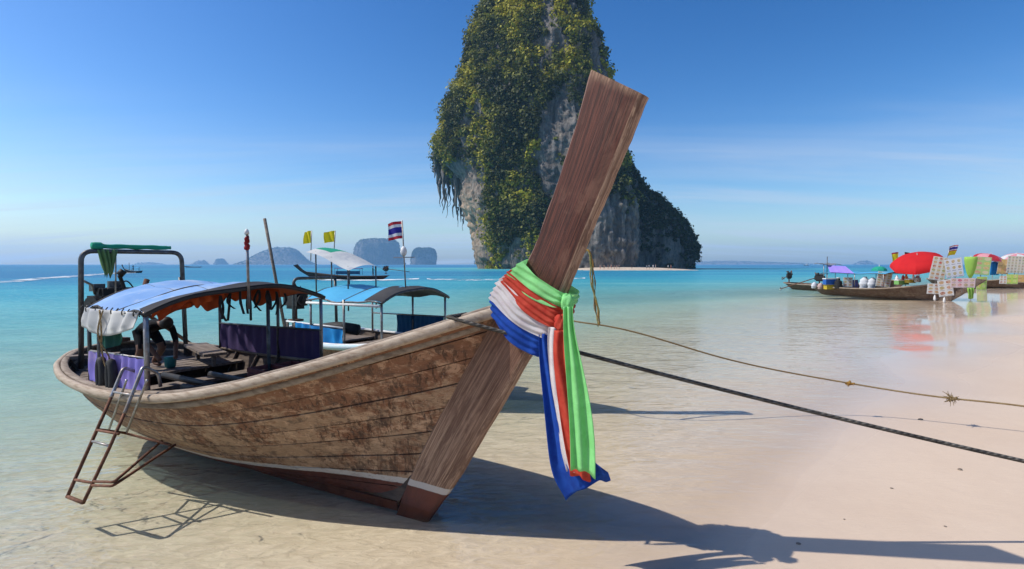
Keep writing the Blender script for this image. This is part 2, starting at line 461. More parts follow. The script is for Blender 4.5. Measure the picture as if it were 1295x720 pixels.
# ================================================================== THE SETTING
P0 = np.array([4.2, 6.9]); NSEA = np.array([-.76, .65])
ROCK_Y = 300.0
def shore_q(x, y):
    wob = 0.55 * fbm(np.stack([x * .22, y * .22, 0 * x], -1), 3, 11) * np.clip(np.hypot(x, y) / 6, .3, 3)
    return (x - P0[0]) * NSEA[0] + (y - P0[1]) * NSEA[1] + wob + .45 * np.clip(y - 46, 0, 4000)
def ground_z(x, y, q=None):
    q = shore_q(x, y) if q is None else q
    sea = np.where(q < 10, -.050 * q, np.where(q < 40, -.5 - .055 * (q - 10), -2.15 - .045 * (q - 40)))
    sea = np.maximum(sea, -9.0)
    land = np.where(-q < 12, -q * .034, .41 + (-q - 12) * .06)
    land = np.minimum(land, 3.5)
    z = np.where(q > 0, sea, land)
    # shelf round the rock
    d = np.hypot((x - 40) / 1.4, (y - ROCK_Y))
    z = np.where(q > 0, np.maximum(z, -1.2 - .045 * np.maximum(d - 35, 0)), z)
    z = z + .006 * fbm(np.stack([x * .9, y * .9, 0 * x], -1), 3, 5)
    return z
def axis(lo, hi, step, far_lo, far_hi, ratio):
    a = list(np.arange(lo, hi + 1e-6, step)); s = step
    while a[-1] < far_hi: s *= ratio; a.append(a[-1] + s)
    s = step; b = []
    c = lo
    while c > far_lo: s *= ratio; c -= s; b.append(c)
    return np.array(b[::-1] + a)
gx = axis(-9, 11, .16, -6300, 6300, 1.14)
gy = axis(2.2, 14, .16, -60, 6300, 1.14)
GX, GY = np.meshgrid(gx, gy)
GQ = shore_q(GX, GY)
GZ = ground_z(GX, GY, GQ)
def grid_mesh(name, Z, mat, attrs, keep=None):
    ny, nx = Z.shape
    v = np.stack([GX, GY, Z], -1).reshape(-1, 3)
    i = np.arange(ny * nx).reshape(ny, nx)
    f = np.stack([i[:-1, :-1], i[:-1, 1:], i[1:, 1:], i[1:, :-1]], -1).reshape(-1, 4)
    if keep is not None:
        f = f[keep.reshape(-1)[f].any(1)]
    me = bpy.data.meshes.new(name)
    me.from_pydata(v.tolist(), [], f.tolist())
    me.polygons.foreach_set('use_smooth', [True] * len(f))
    me.materials.append(mat)
    for k, val in attrs.items():
        a = me.attributes.new(k, 'FLOAT', 'POINT'); a.data.foreach_set('value', val.astype(np.float32).ravel())
    o = bpy.data.objects.new(name, me); col.objects.link(o); o['kind'] = 'structure'
    return o

def sand_mat():
    N = NT('sand')
    pos = N.n('NewGeometry').outputs['Position']
    wet = N.n('Attribute', {'attribute_name': 'wet'}).outputs['Fac']
    big = N.noise(pos, .55, 5, .6)
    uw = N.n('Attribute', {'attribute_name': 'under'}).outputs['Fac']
    mid = N.noise(pos, 4.0, 6, .65)
    grn = N.noise(pos, 260, 2, .6)
    # low ripples left by the waves, running along the shore
    mp = N.n('Mapping', Vector=pos, Rotation=(0, 0, R(-49)), Scale=(1.0, 2.6, 1)).outputs[0]
    rip = N.noise(mp, 3.4, 4, .55, 1.1)
    rip2 = N.noise(mp, 9.0, 3, .5, .8)
    c = N.mix(N.ramp(big, .3, .7), (.61, .475, .35), (.575, .44, .32))
    c = N.mix(N.ramp(mid, .35, .75, 0, .30), c, (.53, .405, .30))
    c = N.mix(N.ramp(grn, .58, .72, 0, .30), c, (.36, .25, .18))
    c = N.mix(N.ramp(grn, .42, .30, 0, .25), c, (.78, .66, .53))
    c = N.mix(N.math('MULTIPLY', wet, N.ramp(uw, 0, 1, .25, .0)), c, (.45, .355, .275))
    c = N.mix(N.ramp(uw, .1, 1, 0, .75), c, N.mix(N.ramp(rip, .35, .65), (.60, .485, .36), (.74, .61, .47)))   # sand below the tide line, wave-focused sunlight brightened into its colour
    # shell grit
    vo = N.n('TexVoronoi', {'feature': 'F1'}, Vector=pos, Scale=7.0, Randomness=1.0)
    speck = N.ramp(vo.outputs['Distance'], .05, .03)
    c = N.mix(N.math('MULTIPLY', speck, N.ramp(mid, .52, .62, 0, .35)), c, (.25, .17, .12))
    h = N.math('ADD', N.math('MULTIPLY', rip, .8), N.math('ADD', N.math('MULTIPLY', rip2, .25), N.math('MULTIPLY', grn, .05)))
    bm = N.n('Bump', Height=h, Strength=N.ramp(uw, 0, 1, .16, .8), Distance=.05).outputs[0]
    bm2 = N.n('Bump', Height=N.math('ADD', N.math('MULTIPLY', grn, .3), mid), Strength=.12, Distance=.01, Normal=bm).outputs[0]
    film = N.bump(N.noise(mp, 2.0, 2, .4), .05, .02)
    N.principled(c, .85, bm2, Specular__IOR__Level=.25, Coat__Weight=N.math('MULTIPLY', wet, N.ramp(uw, .1, .5, .9, 0)), Coat__Roughness=N.ramp(wet, .3, 1, .28, .06), Coat__IOR=1.33, Coat__Normal=film)
    return N.m
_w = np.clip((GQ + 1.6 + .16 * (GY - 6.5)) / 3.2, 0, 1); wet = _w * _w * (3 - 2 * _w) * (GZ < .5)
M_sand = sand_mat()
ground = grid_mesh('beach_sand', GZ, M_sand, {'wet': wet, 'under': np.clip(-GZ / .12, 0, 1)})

def water_mat():
    N = NT('sea water')
    pos = N.n('NewGeometry').outputs['Position']
    dep = N.n('Attribute', {'attribute_name': 'depth'}).outputs['Fac']
    mp = N.n('Mapping', Vector=pos, Rotation=(0, 0, R(-38)), Scale=(.55, 1.25, 1)).outputs[0]
    w1 = N.noise(mp, 1.1, 2, .55, .7)
    w2 = N.noise(mp, 4.2, 2, .55, .9)
    w3 = N.noise(pos, 14, 1, .5, .5)
    sw = N.noise(mp, .16, 1, .5, .3)
    calm = N.ramp(dep, .0, .4, .22, 1.0)
    h = N.math('ADD', N.math('ADD', N.math('MULTIPLY', w1, .9), N.math('MULTIPLY', w2, .35)), N.math('ADD', N.math('MULTIPLY', w3, .06), N.math('MULTIPLY', sw, 3.0)))
    bm = N.n('Bump', Height=h, Strength=calm, Distance=.13).outputs[0]
    patch = N.noise(N.n('Mapping', Vector=pos, Scale=(.012, .035, 1), Rotation=(0, 0, R(8))).outputs[0], 1.0, 5, .6, .6)
    d2 = N.math('MULTIPLY', dep, N.ramp(patch, .25, .75, .7, 1.35))
    body = N.colramp(N.math('DIVIDE', d2, 9.0), [(0.0, (.46, .58, .45)), (.06, (.40, .62, .54)), (.14, (.19, .52, .50)), (.30, (.045, .34, .42)), (.55, (.014, .215, .345)), (.95, (.007, .135, .285))])
    body = N.mix(N.ramp(w1, .38, .68, 0, .42), body, N.mix(.5, body, (.01, .16, .26)))  # dark wave sides here and bright glints below are painted into the colour
    body = N.mix(N.ramp(w2, .50, .72, 0, .30), body, (.45, .75, .70))
    fb = N.math('SUBTRACT', 1.0, N.math('POWER', 2.718, N.math('MULTIPLY', dep, -.8)), True)
    fb = N.math('MULTIPLY', fb, N.ramp(dep, .05, .6, .12, 1))
    # focusing by the small waves: the surface lets a little more or less light through
    c1 = N.ramp(N.math('ABSOLUTE', N.math('SUBTRACT', N.noise(N.n('Mapping', Vector=pos, Rotation=(0, 0, R(-42)), Scale=(.8, 1.9, 1)).outputs[0], 2.6, 3, .55, 1.6), .5)), .0, .055, 1.0, 0.0)
    foc = N.math('MULTIPLY', c1, N.ramp(dep, .02, .25, 0, .55))
    tint = N.colramp(N.math('DIVIDE', dep, 2.5), [(0, (1, 1, 1)), (.04, (.97, .985, .96)), (.12, (.90, .965, .92)), (.3, (.76, .94, .88)), (1, (.4, .86, .82))])
    tint = N.mix(N.ramp(dep, .02, .25, 0, .06), tint, (.55, .60, .58))
    tint = N.mix(foc, tint, (1, 1, 1))
    tr = N.n('BsdfTransparent', Color=tint)
    df = N.n('BsdfDiffuse', Color=body, Normal=bm)
    base = N.n('MixShader', _0=fb, _1=tr.outputs[0], _2=df.outputs[0])
    gl = N.n('BsdfGlossy', Color=(1, 1, 1, 1), Roughness=N.ramp(dep, .05, 1.0, .02, .22), Normal=bm)
    fr = N.n('Fresnel', IOR=1.33, Normal=bm).outputs[0]
    fr = N.math('MULTIPLY', N.math('MULTIPLY', fr, N.ramp(dep, .0, .7, .85, .26)), N.ramp(dep, .0, .03, .25, 1), True)
    mx = N.n('MixShader', _0=fr, _1=base.outputs[0], _2=gl.outputs[0])
    N.t.links.new(mx.outputs[0], N.out.inputs['Surface'])
    return N.m
sea = grid_mesh('sea', np.zeros_like(GZ), water_mat(), {'depth': np.maximum(-GZ, 0)}, keep=(GZ < .06))

# ------------------------------------------------------------------ rock island
def rock_mat(name, warm=1.0):
    N = NT(name)
    pos = N.n('NewGeometry').outputs['Position']
    fl = N.noise(N.n('Mapping', Vector=pos, Scale=(.30, .30, .035)).outputs[0], 1.0, 8, .7, .8)
    bl = N.noise(pos, .06, 7, .66, .5)
    fi = N.noise(N.n('Mapping', Vector=pos, Scale=(1, 1, .35)).outputs[0], .9, 6, .7)
    c = N.mix(N.ramp(fl, .36, .66), (.095, .086, .078), (.25, .225, .20))
    c = N.mix(N.ramp(bl, .52, .70, 0, .65), c, (.40, .32, .235))
    c = N.mix(N.ramp(fi, .5, .72, 0, .75), c, (.05, .047, .045))
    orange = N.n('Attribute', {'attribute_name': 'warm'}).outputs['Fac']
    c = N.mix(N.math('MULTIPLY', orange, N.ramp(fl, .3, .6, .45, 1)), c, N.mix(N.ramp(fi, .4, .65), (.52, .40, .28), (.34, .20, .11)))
    h = N.math('ADD', N.math('MULTIPLY', fl, 1.0), N.math('MULTIPLY', fi, .6))
    N.principled(c, .9, N.bump(h, .9, 1.6), Specular__IOR__Level=.15)
    return N.m
M_rock = rock_mat('limestone')
def leaf_mat():
    N = NT('foliage')
    a = N.n('Attribute', {'attribute_name': 'tint'}).outputs['Color']
    p = N.n('BsdfPrincipled', Base__Color=a, Roughness=.65, Specular__IOR__Level=.2)
    t = N.n('BsdfTranslucent', Color=a)
    mx = N.n('MixShader', _0=.25, _1=p.outputs[0], _2=t.outputs[0])
    N.t.links.new(mx.outputs[0], N.out.inputs['Surface'])
    return N.m
M_leaf = leaf_mat()
def px_to_xz(x, y, Y):
    p = aty(x, y, Y); return p[0], p[2]
def slice_rock(name, prof, Y, dr, nphi, nz, amp, flute, parent=None, seed=0, mat=None, kind='structure', warmfn=None, sq=.75, skew=0.0):
    """a crag from its outline (rows of pixel height, left, right) at distance Y, with real depth dr x its width"""
    pts = [(px_to_xz(l, y, Y)[0], px_to_xz(r, y, Y)[0], px_to_xz(l, y, Y)[1]) for y, l, r in prof]
    pts.sort(key=lambda t: t[2])
    zz = np.array([p[2] for p in pts]); xl = np.array([p[0] for p in pts]); xr = np.array([p[1] for p in pts])
    lev = np.linspace(zz[0], zz[-1], nz)
    L = np.interp(lev, zz, xl); Rr = np.interp(lev, zz, xr)
    phi = np.linspace(0, 2 * math.pi, nphi, endpoint=False)
    cph, sph = np.cos(phi), np.sin(phi)
    ca = np.sign(cph) * np.abs(cph) ** sq; sa = np.sign(sph) * np.abs(sph) ** sq
    xc, hw = (L + Rr) / 2, (Rr - L) / 2
    wmax = np.interp(lev, zz, np.maximum.accumulate((xr - xl)[::-1])[::-1]) / 2
    hd = (.35 * hw + .65 * wmax) * dr
    X = xc[:, None] + hw[:, None] * ca[None]; Yy = Y + hd[:, None] * sa[None]; Z = np.repeat(lev[:, None], nphi, 1)
    P = np.stack([X, Yy, Z], -1)
    k = 1.0 / amp[1]
    big = fbm(P * k, 4, seed + 1)
    fl = fbm(P * np.array([flute[1], flute[1], flute[1] * .16]), 4, seed + 9, .6)
    fl = 1 - np.abs(fl) * 2
    sm = fbm(P * .35, 3, seed + 21)
    disp = amp[0] * big + flute[0] * fl + .5 * sm * flute[0]
    nrm = np.stack([ca / np.maximum(hw, 1e-3)[:, None] * hw.mean(), sa, 0 * ca + 0 * hw[:, None]], -1) if False else np.stack(np.broadcast_arrays(cph[None] + 0 * hw[:, None], sph[None] + 0 * hw[:, None], 0 * hw[:, None] + 0 * cph[None]), -1)
    taper = np.clip((zz[-1] - lev) / max(1e-6, (zz[-1] - zz[0]) * .05), 0.15, 1)
    P = P + nrm * (disp * taper[:, None])[..., None]
    P[..., 2] += (.35 * amp[0] * fbm(P * k * 1.5, 3, seed + 33)) * np.clip((lev - zz[0]) / 6, 0, 1)[:, None]
    if skew:   # the crag stands askew: its broad face looks towards the sun side
        yn = P[..., 1] - skew * (P[..., 0] - xc.mean()); kk = yn / P[..., 1]
        P = np.stack([P[..., 0] * kk, yn, (P[..., 2] - CAM_H) * kk + CAM_H], -1)
    top = np.array([[P[-1, :, 0].mean(), P[-1, :, 1].mean(), P[-1, :, 2].max()]])
    v = np.concatenate([P.reshape(-1, 3), top])
    i = np.arange(nz * nphi).reshape(nz, nphi); j = np.roll(i, -1, 1)
    f = np.stack([i[:-1], j[:-1], j[1:], i[1:]], -1).reshape(-1, 4).tolist()
    f += [(int(i[-1, q]), int(j[-1, q]), nz * nphi) for q in range(nphi)]
    me = bpy.data.meshes.new(name); me.from_pydata(v.tolist(), [], f)
    me.polygons.foreach_set('use_smooth', [True] * len(f))
    me.materials.append(mat or M_rock)
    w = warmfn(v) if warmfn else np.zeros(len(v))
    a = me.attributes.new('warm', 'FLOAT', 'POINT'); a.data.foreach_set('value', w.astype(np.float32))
    me.update()
    o = bpy.data.objects.new(name, me); col.objects.link(o)
    if parent: o.parent = parent
    if kind: o['kind'] = kind
    return o, P

def foliage_on(name, P, parent, n, accept, size, rad, palette, per=11, seed=3):
    """leaf clumps rooted on the crag's ledges; palette gives the leaf colour of each clump"""
    rng = np.random.default_rng(seed)
    nz, nphi = P.shape[:2]
    Pu = np.roll(P, -1, 1) - np.roll(P, 1, 1); Pv = np.gradient(P, axis=0)
    nr = np.cross(Pu, Pv); ln = np.linalg.norm(nr, axis=-1); nr = nr / (ln[..., None] + 1e-9)
    prob = ln.ravel() / ln.sum()
    idx = rng.choice(nz * nphi, n * 5, p=prob)
    p = P.reshape(-1, 3)[idx] + rng.normal(0, .5, (len(idx), 3)); m = nr.reshape(-1, 3)[idx]
    keep = rng.random(len(idx)) < accept(p, m)
    p = p[keep][:n]; m = m[keep][:n]; K = len(p)
    cl = palette(p, rng)
    r = (rad[0] + (rad[1] - rad[0]) * rng.random(K) ** 2.2) * (1 + .5 * fbm(p * .05, 2, 71))
    d = rng.normal(0, 1, (K, per, 3)); d /= np.linalg.norm(d, axis=-1, keepdims=True)
    d *= rng.uniform(.25, 1, (K, per, 1)) ** .5
    cen = p[:, None] + m[:, None] * (r * .55)[:, None, None] + np.array([0, 0, 1]) * (r * .25)[:, None, None] + d * r[:, None, None] * np.array([1, 1, .8])
    # leaves face outwards from the middle of their clump, unevenly
    nn = d + rng.normal(0, .45, d.shape) + np.array([0, 0, .35]); nn /= np.linalg.norm(nn, axis=-1, keepdims=True)
    t = np.cross(nn, rng.normal(0, 1, d.shape)); t /= np.linalg.norm(t, axis=-1, keepdims=True); b = np.cross(nn, t)
    s = rng.uniform(size[0], size[1], (K, per, 1))
    q = np.stack([cen - t * s - b * s * .5, cen + t * s * .2 - b * s * .8, cen + t * s + b * s * .4, cen - t * s * .3 + b * s * .9], 2)
    v = q.reshape(-1, 3); f = np.arange(len(v)).reshape(-1, 4)
    shade = rng.uniform(.75, 1.25, (K, per, 1, 1)) * np.ones((1, 1, 4, 1))
    c = np.clip(cl[:, None, None, :] * shade, 0, 1).reshape(-1, 3)
    me = bpy.data.meshes.new(name); me.from_pydata(v.tolist(), [], f.tolist()); me.materials.append(M_leaf)
    a = me.attributes.new('tint', 'FLOAT_COLOR', 'POINT')
    a.data.foreach_set('color', np.concatenate([c, np.ones((len(c), 1))], 1).astype(np.float32).ravel())
    o = bpy.data.objects.new(name, me); col.objects.link(o); o.parent = parent; o['kind'] = 'stuff'
    return o

tower_prof = [(y, l + (9 if y < 200 else (7 if y < 240 else 3)), r - 6) for y, l, r in [(-14, 672, 712), (-8, 650, 726), (0, 640, 733), (10, 626, 736), (24, 609, 739), (44, 601, 748), (73, 597, 760), (97, 589, 764), (121, 580, 766), (141, 568, 769), (165, 562, 771), (194, 556, 776), (215, 560, 780), (235, 574, 786), (262, 585, 795), (285, 597, 800), (311, 602, 802), (328, 607, 800), (336, 612, 800), (341, 612, 800), (346, 612, 800)]]
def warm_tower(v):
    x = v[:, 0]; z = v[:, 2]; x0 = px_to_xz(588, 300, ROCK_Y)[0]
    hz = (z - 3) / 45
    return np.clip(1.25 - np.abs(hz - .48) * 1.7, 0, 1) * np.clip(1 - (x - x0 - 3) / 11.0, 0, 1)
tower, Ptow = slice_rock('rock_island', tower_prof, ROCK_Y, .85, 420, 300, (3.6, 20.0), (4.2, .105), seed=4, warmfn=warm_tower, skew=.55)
sh_prof = [(150, 742, 775), (180, 735, 783), (209, 728, 792), (226, 722, 801), (243, 716, 813), (252, 712, 828), (262, 708, 842), (276, 705, 855), (292, 702, 865), (305, 700, 871), (316, 700, 875), (328, 700, 873), (336, 700, 868), (341, 700, 866), (346, 700, 866)]
shoulder, Psh = slice_rock('rock_ridge', sh_prof, ROCK_Y + 6, .45, 300, 180, (2.4, 16.0), (1.6, .16), seed=14, parent=tower, kind=None)

def acc_tower(p, m):
    x0, x1 = px_to_xz(552, 200, ROCK_Y)[0], px_to_xz(770, 200, ROCK_Y)[0]
    z0, z1 = 4.0, px_to_xz(650, 0, ROCK_Y)[1]
    t = (p[:, 0] - x0) / (x1 - x0); h = (p[:, 2] - z0) / (z1 - z0)
    n = fbm(p * .045, 3, 51) + .85 * fbm(p * np.array([.17, .17, .06]), 3, 57)
    side = .33 - 1.15 * np.clip(t - .50, 0, 1) + .42 * np.clip(h - .6, 0, 1)
    low = np.clip((h - .10) / .35, -.5, 1) * .7 - .45
    mid = np.where((t > .28) & (t < .58) & (h < .5) & (h > .06), .35, 0)
    under = np.where((h < .34) & (t < .30), -1.2, 0)
    s = n * .9 + side + low * .5 + mid + under + .5 * m[:, 2]
    return np.clip(s * 5.0 - .55, 0, 1)
def pal_tower(p, rng):
    n = fbm(p * .085, 4, 61) * 1.25; r = rng.random(len(p))
    g = np.array([.050, .080, .018])[None] * np.ones((len(p), 1))
    dk = np.array([.060, .068, .020]); yl = np.array([.42, .37, .03]); md = np.array([.185, .185, .032])
    k = n * 1.5 + r * .5 - .12
    w1 = np.clip((k + .1) * 3, 0, 1)[:, None]; w2 = np.clip((k - .36) * 3.5, 0, 1)[:, None]
    c = dk * (1 - w1) + md * w1
    return c * (1 - w2) + yl * w2
foliage_on('cliff_shrubs', Ptow, tower, 13000, acc_tower, (.32, .9), (.8, 4.4), pal_tower, 24)
def acc_sh(p, m):
    n = fbm(p * .06, 3, 81)
    h = p[:, 2] / 60
    return np.clip((n * .9 + .9 * m[:, 2] + .75 * h - .12) * 2, 0, 1)
foliage_on('ridge_shrubs', Psh, tower, 4200, acc_sh, (.32, .8), (.8, 2.0), lambda p, r: np.array([.050, .062, .020]) * r.uniform(.6, 1.3, (len(p), 1)), 16, seed=5)

# hanging stalactites under the left overhang, each its own piece
def stalactite(x, y0, y1, w, Y, seed):
    rng = np.random.default_rng(seed)
    a = aty(x, y0, Y); b = aty(x + rng.uniform(-1.5, 1.5), y1, Y); n = 9
    pts = [a * (1 - t) + b * t + np.array([rng.normal(0, .35), rng.normal(0, .5), 0]) * (t > 0) for t in np.linspace(0, 1, n)]
    r0 = w * Y / FPX
    rr = [max(.12, r0 * (1 - t) ** .75 * rng.uniform(.75, 1.25)) for t in np.linspace(0, 1, n)]
    m = MB(); m.tube(pts, rr, 8)
    o = m.build('stalactite', M_rock, tower, smooth=True)
    aa = o.data.attributes.new('warm', 'FLOAT', 'POINT')
k = 0
for x, y0, y1, w in [(553, 190, 238, 5.0), (557, 195, 258, 5.0), (562, 190, 266, 4.6), (566, 200, 252, 4.2), (550, 195, 226, 3.5), (571, 205, 243, 4.0), (560, 215, 270, 1.6), (564, 238, 276, 1.2),
                     (577, 215, 272, 4.0), (582, 222, 281, 4.2), (587, 225, 284, 3.4), (574, 240, 276, 2.4), (590, 240, 276, 3.0), (594, 245, 291, 2.2), (579, 262, 287, 1.2), (586, 270, 292, 1.0),
                     (597, 255, 300, 2.6), (600, 268, 312, 2.0), (604, 280, 322, 2.2), (608, 295, 330, 2.2), (613, 308, 334, 2.4), (601, 296, 330, 1.4), (620, 316, 335, 2.6), (628, 320, 336, 2.6), (637, 322, 337, 2.6), (648, 322, 337, 2.4), (660, 324, 338, 2.6), (556, 232, 262, 1.3), (569, 236, 262, 1.2)]:
    k += 1
    Yk = ROCK_Y + 22 - (k * 7 % 13) - (max(0, x - 590) * .52)
    stalactite(x, y0, y1, w, Yk, 100 + k)

# the sand spit under the ridge and the people on it
def spit():
    m = MB(); n = 60; rows = []
    a = aty(735, 341, 222)[0]; b = aty(878, 341, 222)[0]
    for i in range(n + 1):
        t = i / n; x = a + (b - a) * t
        e = math.sin(math.pi * min(1, t * 1.02)) ** .35
        w = 1.4 * math.sin(i * 1.7) + .8 * math.sin(i * .6)
        rows.append([(x, 213 + w - 2 * e, -.4), (x, 217 + w, .1 + .1 * e), (x, 224, .75 * e), (x, 262, 1.6 * e - .2)])
    m.loft(rows, closed=False)
    o = m.build('sand_spit', simple('spit sand', (.60, .49, .37), (.5, .4, .29), .9, .2, bump=.1), None, True, kind='structure')
spit()

# ------------------------------------------------------------------ distant islands
M_far = rock_mat('far limestone')
def far_island(prof, Y, seed, n=2500, dr=.8):
    o, P = slice_rock('distant_island', prof, Y, dr, 130, 60, (Y * .0018, Y * .012), (Y * .0011, .12 * 300 / Y), seed=seed, mat=M_far)
    s = Y / FPX
    foliage_on('island_trees', P, o, n, lambda p, m: np.clip(.45 + 1.3 * fbm(p * (.03 * 300 / Y) * 4, 3, seed) + .8 * m[:, 2], 0, 1), (.25 * s, .55 * s), (.3 * s, .8 * s), lambda p, r: np.array([.045, .075, .022]) * r.uniform(.6, 1.4, (len(p), 1)), 6, seed)
far_island([(302.5, 470, 492), (304, 458, 499), (308, 453, 503), (314, 451, 504), (322, 450, 507), (330, 449, 510), (335, 449, 511), (337, 449, 511)], 3800, 31)
far_island([(314, 529, 544), (316, 525, 549), (321, 522, 551), (328, 521, 551), (335, 520, 551), (337, 520, 551)], 3600, 37)
far_island([(313.5, 352, 366), (315.5, 343, 372), (319, 334, 377), (324, 325, 380), (329, 318, 386), (333, 308, 392), (335, 302, 396), (337, 302, 396)], 4300, 41)
far_island([(328, 276, 281), (330, 274, 284), (333, 273, 286), (335, 272, 287), (337, 272, 287)], 5000, 43, 500)
far_island([(330, 252, 257), (332, 248, 260), (335, 244, 262), (337, 244, 262)], 5300, 47, 300)
far_island([(330, 602, 606), (332, 600, 608), (336, 600, 609), (337, 600, 609)], 4600, 49, 200)
far_island([(330.5, 905, 925), (332, 885, 962), (333.5, 872, 1010), (335, 860, 1030), (337, 860, 1030)], 5900, 53, 900, .3)
far_island([(330.5, 1090, 1096), (332.5, 1086, 1102), (335, 1082, 1106), (337, 1082, 1106)], 5600, 59, 200)
far_island([(332.5, 180, 192), (335, 172, 205), (337, 172, 205)], 5900, 61, 200)

# ------------------------------------------------------------------ haze
def haze():
    m = MB(); m.box((0, 3050, 100), (12800, 6900, 228))
    N = NT('sea haze')
    v = N.n('VolumePrincipled', Color=(.42, .72, 1.0, 1), Density=.00013, Anisotropy=.15)
    N.t.links.new(v.outputs[0], N.out.inputs['Volume'])
    m.build('haze', N.m, None, kind='stuff')
haze()

# ================================================================== BOATS
GUN = np.array([(-.88, .055, 2.04), (-.5, .29, 1.9), (0, .5, 1.73), (.5, .68, 1.565), (1.3, .93, 1.325), (2.3, 1.15, 1.085), (3.3, 1.27, .97), (4.6, 1.28, .93), (5.6, 1.16, .965), (6.3, .93, 1.01), (6.8, .6, 1.05), (7.04, .27, 1.07), (7.1, 0, 1.075)])
class Boat:
    """long-tail boat hull; s runs aft from the foot of the stem, w to starboard, z up. local x = -s, y = -w"""
    def __init__(self, kx=1, ky=1, kz=1, ledge=False):
        self.k = np.array([kx, ky, kz])
        g = GUN; t = np.concatenate([[0], np.cumsum(np.linalg.norm(np.diff(g, axis=0), axis=1))]); t /= t[-1]
        self.sg, self.wg, self.zg = [Spline(t, g[:, i]) for i in range(3)]
        self.zk = Spline([0, .15, .4, .75, 1], [-.05, -.10, -.16, -.16, -.12])
        self.p = Spline([0, .1, .25, .5, .8, 1], [1, .9, .66, .55, .5, .45])
    def pt(self, u, v, side=1):
        u = np.asarray(u, float); v = np.asarray(v, float)
        sr = .42 - 1.28 * v; se = 6.2 + .9 * np.clip(v, 0, 1) ** .6
        s = sr + (self.sg(u) + .88) / 7.98 * (se - sr)
        w = self.wg(u) * np.maximum(v, 0) ** self.p(u) * side
        z = self.zk(u) + (self.zg(u) - self.zk(u)) * v
        return np.stack([-s * self.k[0], -w * self.k[1], z * self.k[2]], -1)
    def nrm(self, u, v, side=1):
        e = 2e-3
        u = np.asarray(u, float); v = np.asarray(v, float)
        du = self.pt(np.minimum(u + e, 1), v, side) - self.pt(np.maximum(u - e, 0), v, side)
        dv = self.pt(u, np.minimum(v + e, 1.0), side) - self.pt(u, np.maximum(v - e, 0.001), side)
        n = -np.cross(du, dv) * side
        return n / (np.linalg.norm(n, axis=-1, keepdims=True) + 1e-12)
    def L(self, s, w, z): return np.array([-s * self.k[0], -w * self.k[1], z * self.k[2]])
    def strip(self, name, v0, v1, side, mat, parent, th=.032, lift=0.0, nu=46, rows=3):
        u = np.linspace(0, 1, nu) ** .9; rings = []
        vs = np.linspace(v0, v1, rows)
        outer = [self.pt(u, np.full(nu, v), side) + self.nrm(u, np.full(nu, v), side) * lift for v in vs]
        inner = [self.pt(u, np.full(nu, v), side) + self.nrm(u, np.full(nu, v), side) * (lift - th) for v in vs[::-1]]
        rg = np.stack(outer + inner, 1)
        if side < 0: rg = rg[:, ::-1]
        m = MB(); m.loft(rg, True, True)
        return m.build(name, mat, parent, smooth=True, autosmooth=40)
    def rail(self, name, parent, mat, side, out, top, wid, hei, u0=0, u1=1, nu=60, wob=0, seed=0):
        """a timber swept along the gunwale: out = offset of its middle, top = its top over the sheer"""
        u = np.linspace(u0, u1, nu); p = self.pt(u, np.ones(nu), side)
        n = self.nrm(u, np.full(nu, .97), side); n[:, 2] = 0; n /= np.linalg.norm(n, axis=1)[:, None]
        c = p + n * out
        jit = wob * vnoise(np.stack([u * 22, u * 0, u * 0], -1), seed)
        c = c + n * jit[:, None]; c[:, 2] += jit
        ch = min(wid, hei) * .28; w2 = wid / 2
        sec = [(-w2 + ch, 0), (w2 - ch, 0), (w2, -ch), (w2, -hei + ch), (w2 - ch, -hei), (-w2 + ch, -hei), (-w2, -hei + ch), (-w2, -ch)]
        rg = np.stack([c + n * a + np.array([0, 0, top + b]) for a, b in sec], 1)
        m = MB(); m.loft(rg if side > 0 else rg[:, ::-1], True, True)
        return m.build(name, mat, parent, smooth=True, autosmooth=50)
    def shell(self, parent, mat, nu=50, nv=12, off=-.034, name='hull'):
        m = MB(); u = np.linspace(0, 1, nu) ** .9
        for side in (1, -1):
            rg = np.stack([self.pt(u, np.full(nu, v), side) + self.nrm(u, np.full(nu, max(v, .02)), side) * off for v in np.linspace(.0, .985, nv)], 1)
            m.loft(rg if side > 0 else rg[:, ::-1], False)
        return m.build(name, mat, parent, smooth=True)

